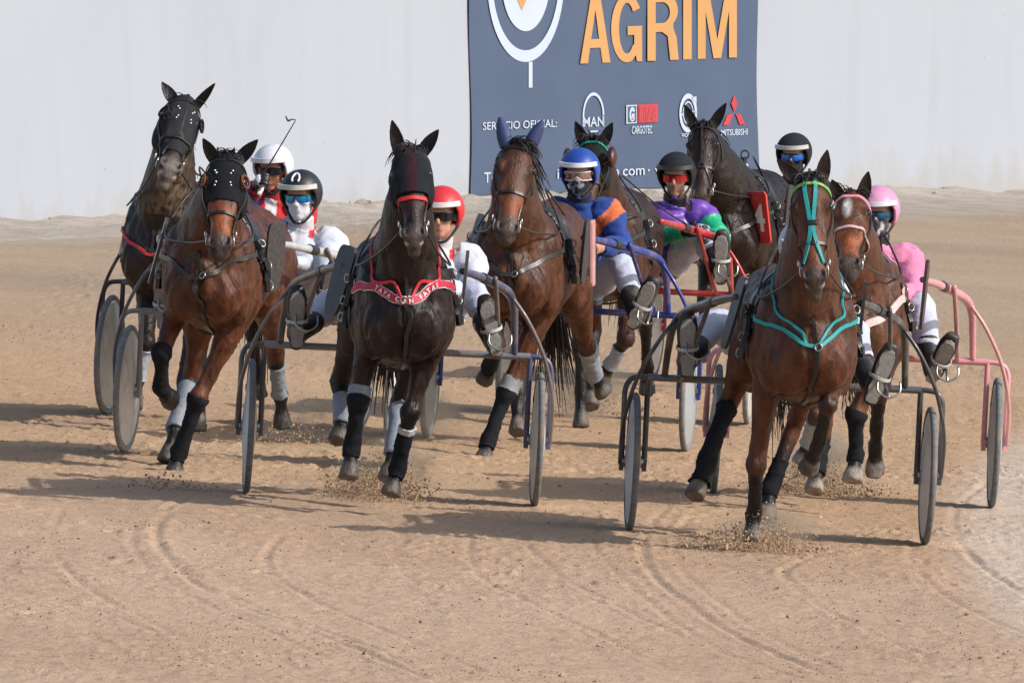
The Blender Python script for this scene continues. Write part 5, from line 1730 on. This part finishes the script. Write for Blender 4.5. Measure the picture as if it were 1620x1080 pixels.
# C: dark brown with fly mask and red noseband
FIELD.append(dict(
    rig=(617, 67.2, 3),
    horse=dict(seed=33, dark=.60, label='dark brown horse in a black fly mask and red noseband with a red lettered collar', coat=BROWN, warm=(1.9, 1.3, 1.0), chest=0.0, brow=.6,
        poll=(650, 236, -.62), muz=(655, 384, -.90), turn=2, ears=[(620, 190, -.60), (694, 205, -.60)], ear_col=(.016, .010, .009), ear_out=.1, jaw=.05, lip=1.0,
        hood=dict(t0=.0, t1=.50, col=(.010, .014, .017), off=.016, holes=False, bulge=.0, stripe=(.035, .008, .016)), nose_t=.56, nose_col=RED, nose_w=.024, nose_fluff=False, brow_w=.03, brow_col=(.01, .012, .014),
        legs=dict(fl=[(567, 633, -.16), (557, 708, -.10), (552, 757, -.14)], fr=[(649, 650, -.10), (629, 744, .02), (617, 784, -.02)],
                  hl=[(536, 606, .92), (543, 664, .70), (532, 698, .64)], hr=[(632, 640, .84), (622, 715, .62), (612, 760, .56)]),
        gear=[('fl', -.06, 1.30, BL, .008, 'leg_boot'), ('fl', -.16, -.04, GREY, .012, 'boot_cuff'), ('fr', .34, 1.30, BL, .009, 'leg_boot'), ('fr', .26, .36, (.40, .41, .42), .012, 'boot_cuff'),
              ('hr', .1, 1.1, (.20, .23, .28), .012, 'tendon_boot'), ('hl', .4, 1.2, (.22, .24, .27), .010, 'tendon_boot')],
        collar=dict(col=(.42, .012, .045), edge=(.6, .5, .5), w=.038, z=1.13, neck=(.50, .018, .03), nw=.017), lettering='TAYA CAN FATAS', lock_side=-.4, lock_len=1.2, forelock_n=70, mane_side=-1, chin_col=(.4, .36, .32)),
    sulky=dict(label='sulky with slate blue right shaft and grey crossbar behind the dark brown horse', col=(.055, .057, .062), col_right=(.055, .065, .13), bar=(.17, .18, .19), stay=(.13, .11, .105), board=(.045, .045, .048), board_yaw=(38, 4), tyre=(.15, .15, .155)),
    person=dict(seed=3, label='driver in a red helmet with white peak and dark glasses, in white', head=(699, 339), turn=-14, jacket=jk_white, collar=(.6, .6, .62), skin=(.55, .27, .19),
        helmet=dict(col=(.55, .025, .03), peak=(.65, .62, .6)), goggles=dict(col=(.03, .03, .03), full=False),
        boots={-1: (470, 508, -.42), 1: (778, 522, -.42)}, toe={-1: (.0, -.2, .97), 1: (-.22, -.2, .95)}, sh_tilt=-.1)))
# D: bay with blue ears
FIELD.append(dict(
    rig=(880, 74.4, -7),
    horse=dict(seed=44, label='bay horse with blue ear covers and a plain face, in the middle of the field', coat=(.072, .027, .013), chest=-.03,
        poll=(820, 226, -.64), muz=(800, 376, -.98), turn=-12, ears=[(791, 187, -.60), (858, 192, -.60)], ear_covers=(.020, .035, .115), ear_out=.3, face_warm=1.3, nose_t=.56,
        legs=dict(fl=[(786, 545, -.36), (775, 578, -.14), (766, 602, -.05)], fr=[(800, 622, -.18), (772, 699, -.26), (764, 733, -.32)],
                  hl='h_fwd', hr=[(931, 555, 1.18), (942, 597, 1.36), (957, 622, 1.42)]),
        gear=[('fr', -.06, 1.3, BL, .009, 'leg_boot'), ('fr', -.24, -.04, (.20, .20, .21), .013, 'boot_cuff'), ('fl', .2, 1.3, BL, .008, 'leg_boot'), ('hr', -.05, 1.05, (.25, .28, .32), .010, 'tendon_boot')],
        collar=dict(col=(.03, .024, .022), w=.030, z=1.06), forelock_n=110, lock_side=.5, lock_len=1.1, mane_side=1, mane_n=260, mane_len=1.5, tail_x=-.05, tail_n=330, tail_len=1.4),
    sulky=dict(label='sulky with bright blue tubing and crossbar behind the blue eared bay', col=(.014, .028, .20), tyre=(.16, .17, .175), disc=(.30, .34, .36)),
    person=dict(seed=4, label='driver in a royal blue helmet and black mask with an orange striped blue jacket', head=(917, 275), turn=-2, jacket=jk_blue, collar=(.015, .02, .05), skin=(.40, .22, .16),
        helmet=dict(col=(.012, .055, .30), peak=(.66, .68, .72)), goggles=dict(col=(.30, .17, .13), col2=(.42, .26, .20), full=True, frame=(.5, .5, .52)), mask=dict(col=(.012, .013, .02), pat=(.20, .21, .24)),
        hands={1: (943, 392, -.22)}, glove=(.45, .23, .16), boots={1: (1014, 484, -.42)}, toe={1: (.42, -.2, .85)}, hy=.12)))
# E: dark horse behind with green browband
FIELD.append(dict(
    rig=(988, 78.4, -6),
    horse=dict(seed=55, label='dark bay horse with a green browband and brown blinkers, behind the blue helmet', coat=(.030, .012, .0075), warm=(2.2, 1.5, 1.1), chest=.02,
        poll=(938, 222, -.66), muz=(927, 340, -.98), turn=6, ears=[(910, 192, -.62), (969, 194, -.62)], ear_col=(.02, .013, .012), ear_out=.2, brow_col=(.01, .30, .20), brow_w=.016,
        hood=dict(t0=-.03, t1=.5, col=(.012, .015, .016), off=.006), blinker=(.050, .012, .014),
        legs=dict(fl='f_stance', fr=[(990, 536, -.36), (966, 578, -.24), (950, 600, -.20)], hl='h_fwd', hr='h_push'),
        gear=[('fr', .35, 1.1, (.24, .27, .30), .010, 'tendon_boot')],
        collar=dict(col=(.02, .03, .026), w=.028, z=1.06)),
    sulky=dict(label='red sulky between the blue one and the teal bridled bay', col=(.40, .016, .026), tipx=.34, bare=(1,), tyre=(.22, .23, .23), disc=(.45, .46, .45)),
    person=dict(seed=5, label='bearded driver in a black helmet, red glasses and purple and green jacket', head=(1070, 279), turn=-4, jacket=jk_purple, jmat=M_SATIN, collar=(.012, .010, .016), skin=(.44, .21, .14), beard=(.035, .02, .015),
        helmet=dict(col=(.018, .020, .023), mat=M_MESHCLOTH), goggles=dict(col=(.45, .03, .025), col2=(.35, .02, .03), full=False),
        hands={-1: (1092, 366, -.22), 1: (1118, 372, -.20)}, boots={1: (1140, 412, -.45)}, toe={1: (.05, -.2, .95)}, hy=.14, knee=1.2)))
# F: dark horse at the back, number four
FIELD.append(dict(
    rig=(1212, 84.5, -9),
    horse=dict(seed=66, dark=.65, label='blackish brown horse wearing a red number 4, at the back near the banner edge', coat=(.017, .0095, .0075), warm=(1.8, 1.3, 1.0), chest=.0,
        poll=(1112, 196, -.70), muz=(1110, 318, -.98), turn=-4, ears=[(1083, 166, -.66), (1149, 163, -.66)], ear_col=(.018, .011, .010), ear_out=.2, face_warm=2.0,
        legs=dict(fl='f_reach', fr='f_stance', hl='h_stance', hr='h_push'), face_strap=dict(col=(.03, .02, .018)), forelock_n=60, lock_len=.7,
        collar=dict(col=(.025, .022, .022), w=.030, z=1.05), plate=True),
    sulky=dict(label='red shafted sulky at the back right, mostly hidden by horses', col=(.45, .02, .03)),
    person=dict(seed=6, label='driver in black clothes and dark helmet with blue mirrored goggles, highest at the back', head=(1256, 246), turn=-4, jacket=jk_black, collar=(.012, .013, .016), skin=(.40, .22, .16),
        helmet=dict(col=(.020, .022, .028), peak=(.42, .42, .42), mat=M_MESHCLOTH), goggles=dict(col=(.01, .06, .55), col2=(.05, .30, .75)), mask=dict(col=(.012, .012, .015)),
        boots={-1: (1228, 382, -.42)}, hy=.2)))
# G: front right bay, teal bridle
FIELD.append(dict(
    rig=(1229, 65.4, 3),
    horse=dict(seed=77, label='large bay horse with a teal face strap and teal collar, nearest at the right', coat=(.074, .026, .012), chest=.03,
        poll=(1281, 280, -.66), muz=(1289, 452, -.86), turn=6, ears=[(1229, 252, -.60), (1309, 237, -.64)], ear_col=(.055, .020, .012), ear_out=.35, face_warm=1.0, jaw=.07, lip=1.0, nose_t=.63,
        legs=dict(fl=[(1197, 735, .0), (1193, 814, .12), (1191, 856, .10)], fr=[(1310, 640, -.40), (1294, 706, -.18), (1279, 741, -.04)],
                  hl=[(1152, 636, .80), (1118, 729, .54), (1098, 786, .44)], hr=[(1258, 668, .98), (1217, 778, .90), (1213, 824, .85)]),
        black_from=dict(fl=4.6, fr=4.4, hl=3.4, hr=5.2), gear=[('hl', .10, 1.15, BL, .010, 'leg_boot'), ('hl', 1.1, 1.62, BL, .014, 'bell_boot'), ('hr', .55, 1.15, BL, .008, 'leg_boot')],
        brow_col=(.20, .42, .10), brow_w=.018, face_strap=dict(kind='x', col=TEAL, w=.021),
        collar=dict(col=TEAL, w=.021, z=1.08, cx=.01, neck=TEAL, nw=.015), forelock_n=70, lock_len=.8, hair=(.012, .009, .008), stars=[]),
    sulky=dict(label='dark graphite sulky nearest the camera, behind the teal bridled bay', col=(.030, .030, .034), bar=(.085, .09, .10), stay=(.035, .034, .038), board=(.016, .015, .016), board_yaw=(12, 4), tyre=(.14, .145, .15)),
    person=dict(seed=7, label='driver hidden behind the teal bridled bay, only white trousers and black boots showing', head=(1268, 395), turn=0, jacket=plain((.5, .52, .58)), collar=(.5, .5, .52), skin=(.4, .22, .15),
        helmet=dict(col=(.5, .5, .52)), goggles=dict(col=(.03, .03, .03)), boots={-1: (1088, 552, -.42), 1: (1392, 597, -.42)}, toe={-1: (.0, -.2, .97), 1: (.34, -.2, .9)}, hy=.3, nod=.35)))
# H: bay with star, pink
FIELD.append(dict(
    rig=(1348, 69.6, 1),
    horse=dict(seed=88, label='bay horse with a white star and pink browband, at the right behind the front bay', coat=(.092, .034, .015), slim=.9, chest=-.07,
        poll=(1346, 306, -.62), muz=(1342, 431, -1.06), turn=10, ears=[(1316, 284, -.60), (1374, 271, -.60)], ear_col=(.06, .022, .013), ear_out=.2, face_warm=2.0, stars=[(.25, -.012, .105, .022)], nose_t=.50,
        nose_col=(.5, .36, .38), brow_col=PINK, brow_w=.026,
        legs=dict(fl=[(1290, 655, -.36), (1280, 702, -.18), (1268, 732, -.14)], fr=[(1354, 655, -.06), (1353, 722, -.02), (1349, 762, -.06)],
                  hl=[(1302, 690, .90), (1294, 742, .70), (1288, 778, .64)], hr='h_push'),
        gear=[('fr', -.05, 1.2, BL, .008, 'leg_boot'), ('fl', .2, 1.1, (.25, .28, .28), .009, 'tendon_boot'), ('hl', .2, 1.2, BL, .008, 'leg_boot')], hoof=(.22, .19, .165),
        collar=dict(col=(.55, .40, .38), w=.045, z=1.02), forelock_n=30),
    sulky=dict(label='pastel pink sulky at the far right of the field', col=(.62, .27, .30), stay=(.55, .27, .26), board=(.045, .028, .030), board_yaw=(10, 8), tyre=(.13, .15, .16), disc=(.40, .43, .43)),
    person=dict(seed=8, label='driver in a pink helmet and pink jacket with dark goggles and black and white mask', head=(1389, 337), turn=-10, jacket=jk_pink, jmat=M_CLOTH, collar=(.02, .02, .022), skin=(.45, .24, .17),
        helmet=dict(col=(.60, .26, .42), peak=(.62, .60, .64)), goggles=dict(col=(.015, .03, .07), col2=(.04, .20, .32)), mask=dict(col=(.06, .06, .07), pat=(.5, .5, .54)),
        boots={1: (1487, 573, -.40)}, toe={1: (.35, -.55, .75)}, sh_tilt=-.1)))

ONLY = None
for i, f in enumerate(FIELD):
    if ONLY and 'ABCDEFGH'[i] not in ONLY: continue
    rig = Rig(*f['rig'])
    hcfg = f['horse']
    S = build_horse(rig, hcfg)
    tack(S, hcfg); hair(S, hcfg); leg_gear(S, hcfg)
    pr, hands, boots = build_person(rig, f['person'])
    f['sulky']['foot'] = {s: b[2] + b[3] * .01 for s, b in zip((-1, 1), boots)}
    su = build_sulky(rig, f['sulky'])
    reins(S, hands, rig)
    f['S'] = S; f['R'] = rig; f['hands_local'] = hands
    if hcfg.get('blinker'):
        for s in (-1, 1):
            b = MB(); c = S.H(.29, s * .150, .045)
            Mx = np.array([[S.el[q], S.n0[q], -S.ax[q]] for q in range(3)])
            b.ell(c, (.030, .055, .070), Mx, 20, 12); b.build('blinker', M_LEATHER, S.root, hcfg['blinker'])
    if hcfg.get('lettering'):
        A, B = S.collar
        n = len(A); L = np.concatenate([[0], np.cumsum(np.linalg.norm(np.diff(A, axis=0), axis=1))])
        body = hcfg['lettering']; mid = L[-1] * .5; stp = .031
        lt = MB()
        for q, ch in enumerate(body):
            if ch == ' ': continue
            at = mid + (q - (len(body) - 1) / 2) * stp
            p = V([np.interp(at, L, A[:, z]) for z in range(3)]); p2 = V([np.interp(at + .02, L, A[:, z]) for z in range(3)])
            nn = V([np.interp(at, L, B[:, z]) for z in range(3)]).normalized()
            tx = (p2 - p).normalized(); ty = nn.cross(tx).normalized()
            v, fc = text_mesh(ch, .03)
            c_ = (v[:, 0].min() + v[:, 0].max()) / 2
            lt.add([p + tx * ((x - c_) * .035) + ty * ((y - .36) * .035) + nn * .0125 for x, y in v], fc)
        mesh_obj('lettering', lt.v, lt.f, M_STRAP, S.root, (.62, .58, .58), smooth=False)
    if hcfg.get('plate'):
        c = rig.loc(1202, 344, -.45)
        M_ = Matrix.Translation(c) @ Matrix.Rotation(R(-44), 4, 'Z') @ Matrix.Rotation(R(8), 4, 'X') @ Matrix.Rotation(R(90), 4, 'X')
        pl = MB(); ol = [(-.105, -.17), (-.085, -.19), (.085, -.19), (.105, -.17), (.105, .17), (.085, .19), (-.085, .19), (-.105, .17)]
        pl.plate([(x * .9, y * .9) for x, y in ol], .012, M_)
        po = pl.build('number_plate', M_PAINT, S.root, (.55, .035, .03), auto=40)
        v, fc = text_mesh('4', .025); v = (v - (v.min(0) + v.max(0)) / 2) * .25
        mesh_obj('numeral', [tuple(M_ @ V((x, y, .010))) for x, y in v], fc, M_PAINT, po, (.70, .68, .66), smooth=False)
    if i == 3:
        c = rig.loc(938, 400, -.12)
        M_ = Matrix.Translation(c) @ Matrix.Rotation(R(92), 4, 'Z') @ Matrix.Rotation(R(90), 4, 'X')
        pl = MB(); pl.plate([(-.105, -.17), (-.085, -.19), (.085, -.19), (.105, -.17), (.105, .17), (.085, .19), (-.085, .19), (-.105, .17)], .012, M_)
        pl.build('number_plate', M_PAINT, S.root, (.60, .30, .28), auto=40)

# whip held by the white helmeted driver
if not ONLY or 'A' in ONLY:
    f = FIELD[0]; rig = f['R']; Y = rig.o.y - .12
    h0 = rig.m @ f['hands_local'][0]
    pts = [h0 + V((-.02, 0, -.08)), h0, at_depth(436, 244, h0.y), at_depth(468, 190, h0.y)]
    wb = MB(); wb.tube(pts, [.007, .007, .0045, .003], 6, 6)
    wb.tube([at_depth(468, 190, h0.y), at_depth(462, 189, h0.y), at_depth(456, 191, h0.y), at_depth(452, 184, h0.y)], [.003, .004, .007, .005], 6, 5)
    o = wb.build('whip', M_LEATHER, None, (.02, .018, .02))
    set_props(o, 'thin black driving whip with a curled tip held up against the white wall', 'whip')

SPR = [(600, 778, 620, .11, .11, 'under the dark brown horse'), (552, 756, 140, .08, .06, 'at the near forefoot of the dark brown horse'), (1200, 858, 620, .12, .07, 'under the forefoot of the teal bridled bay'),
       (1285, 768, 480, .11, .12, 'beneath the star faced bay'), (930, 640, 160, .16, .10, 'behind the blue eared bay'), (460, 690, 150, .14, .08, 'behind the hooded bay'), (268, 760, 60, .10, .03, 'by the hooded bay front hooves'), (1350, 770, 120, .10, .05, 'at the far forefoot of the star faced bay')]
for q, (px, py, n, sx, sz, tx) in enumerate(SPR):
    sand_spray(on_ground(px, py + 12), n * 5, sx * 1.25, sz * 1.25, q, 'spray of loose sand grains kicked up ' + tx)

# crumbs and clods lying on the track
def make_clods(n):
    g = np.random.default_rng(4)
    y = 53 + (g.random(n) ** 1.15) * 36; x = (g.random(n) - .5) * (y / 53) * 4.7
    inner = x > 2.2 + .0036 * (y - 63) ** 2
    keep = ~(inner & (g.random(n) < .85))
    keep &= noise3(np.stack([x * 1.5, y * .8], 1), 21) + .9 * noise3(np.stack([x * 4, y * 2.2], 1), 22) > g.random(n) * 1.1 - .35
    x, y = x[keep], y[keep]; n = len(x)
    r = .0034 + .0036 * g.random(n) ** 2 + .009 * (g.random(n) ** 18)
    z = surf_z(x, y) + r * .25
    base = np.array([(1, 0, 0), (-1, 0, 0), (0, 1, 0), (0, -1, 0), (0, 0, 1), (0, 0, -1)], float)
    P = base[None] * (r[:, None, None] * g.uniform(.55, 1.25, (n, 6, 1))) + g.normal(0, .25, (n, 6, 3)) * r[:, None, None]
    a = g.uniform(0, 6.3, n); c, s_ = np.cos(a)[:, None], np.sin(a)[:, None]
    Q = P.copy(); Q[:, :, 0] = P[:, :, 0] * c - P[:, :, 1] * s_; Q[:, :, 1] = (P[:, :, 0] * s_ + P[:, :, 1] * c) * 1.2; Q[:, :, 2] *= .8
    Q += np.stack([x, y, z], 1)[:, None]
    tri = np.array([(0, 2, 4), (2, 1, 4), (1, 3, 4), (3, 0, 4), (2, 0, 5), (1, 2, 5), (3, 1, 5), (0, 3, 5)])
    F = (tri[None] + 6 * np.arange(n)[:, None, None]).reshape(-1, 3)
    m = attr_mat('sand_clod', .95, 0, 30, .2, spec=.1)
    k = g.uniform(.48, 1.1, n)[:, None]
    col = np.repeat(np.array((.42, .285, .185))[None] * k, 6, 0)
    o = mesh_obj('sand_clods', Q.reshape(-1, 3), F, m, None, col, smooth=False)
    set_props(o, 'loose crumbs and clods of sand scattered over the track', 'sand', kind='stuff')
make_clods(15000)

# thin dust hanging where the hooves struck
def dust_puff(p, rx, ry, rz, dens, seed, label):
    mb = MB(); mb.ell((0, 0, 0), (rx, ry, rz), None, 24, 14)
    m = bpy.data.materials.new('dust'); m.use_nodes = True
    n = m.node_tree.nodes; l = m.node_tree.links
    n.remove(n['Principled BSDF'])
    v = n.new('ShaderNodeVolumePrincipled'); v.inputs['Color'].default_value = (.86, .70, .52, 1); v.inputs['Anisotropy'].default_value = .2
    tc = n.new('ShaderNodeTexCoord'); no = n.new('ShaderNodeTexNoise'); no.inputs['Scale'].default_value = 7; no.inputs['Detail'].default_value = 4
    l.new(tc.outputs['Object'], no.inputs['Vector'])
    ln = n.new('ShaderNodeVectorMath'); ln.operation = 'DIVIDE'; ln.inputs[1].default_value = (rx, ry, rz); l.new(tc.outputs['Object'], ln.inputs[0])
    le = n.new('ShaderNodeVectorMath'); le.operation = 'LENGTH'; l.new(ln.outputs[0], le.inputs[0])
    f = n.new('ShaderNodeMapRange'); f.inputs[1].default_value = 1; f.inputs[2].default_value = .1; f.inputs[3].default_value = 0; f.inputs[4].default_value = 1; l.new(le.outputs['Value'], f.inputs[0])
    g = n.new('ShaderNodeMapRange'); g.inputs[1].default_value = .42; g.inputs[2].default_value = .68; g.inputs[3].default_value = 0; g.inputs[4].default_value = dens; l.new(no.outputs[0], g.inputs[0])
    mu = n.new('ShaderNodeMath'); mu.operation = 'MULTIPLY'; l.new(f.outputs[0], mu.inputs[0]); l.new(g.outputs[0], mu.inputs[1])
    l.new(mu.outputs[0], v.inputs['Density']); l.new(v.outputs[0], n['Material Output'].inputs['Volume'])
    o = mb.build('dust_puff', m); o.location = p
    set_props(o, label, 'dust', kind='stuff')
for q, (px, py, rx, rz, de, tx) in enumerate([(612, 775, .32, .20, 8, 'under the dark brown horse'), (1215, 855, .30, .13, 10, 'under the teal bridled bay'), (1300, 765, .30, .22, 13, 'beneath the star faced bay'),
        (930, 650, .32, .24, 10, 'behind the blue eared bay'), (470, 690, .3, .16, 5, 'behind the hooded bay'), (690, 690, .2, .2, 7, 'behind the red helmeted driver')]):
    g_ = on_ground(px, py + 10)
    dust_puff(g_ + V((0, 0, rz * .75)), rx, rx * 1.3, rz, de, q, 'faint puff of dust hanging ' + tx)

# dry grass tufts along the foot of the wall
M_GRASS = flat_mat('dry_grass', (.16, .15, .085), .8, .3)
mbg = MB(); rnd = random.Random(3)
for i in range(140):
    s = rnd.uniform(-16, 20); cl_ = noise3(np.array([[s * .7, 0, 0]]), 2)[0]
    if cl_ < .1: continue
    p = wall_pt(s, 0, rnd.uniform(.05, .5)); p.z = float(surf_z(np.array([p.x]), np.array([p.y]))[0]) - .01
    for b in range(3):
        d = V((rnd.uniform(-.6, .6), rnd.uniform(-.3, .3), 1)).normalized(); L = rnd.uniform(.02, .055)
        mbg.tube([p, p + d * L * .6, p + d * L + V((rnd.uniform(-.03, .03), 0, -.01))], [.005, .004, .001], 3, smooth=False)
gr = mesh_obj('grass', mbg.v, mbg.f, M_GRASS)
set_props(gr, 'sparse dry grass tufts along the foot of the white wall', 'grass', kind='stuff')
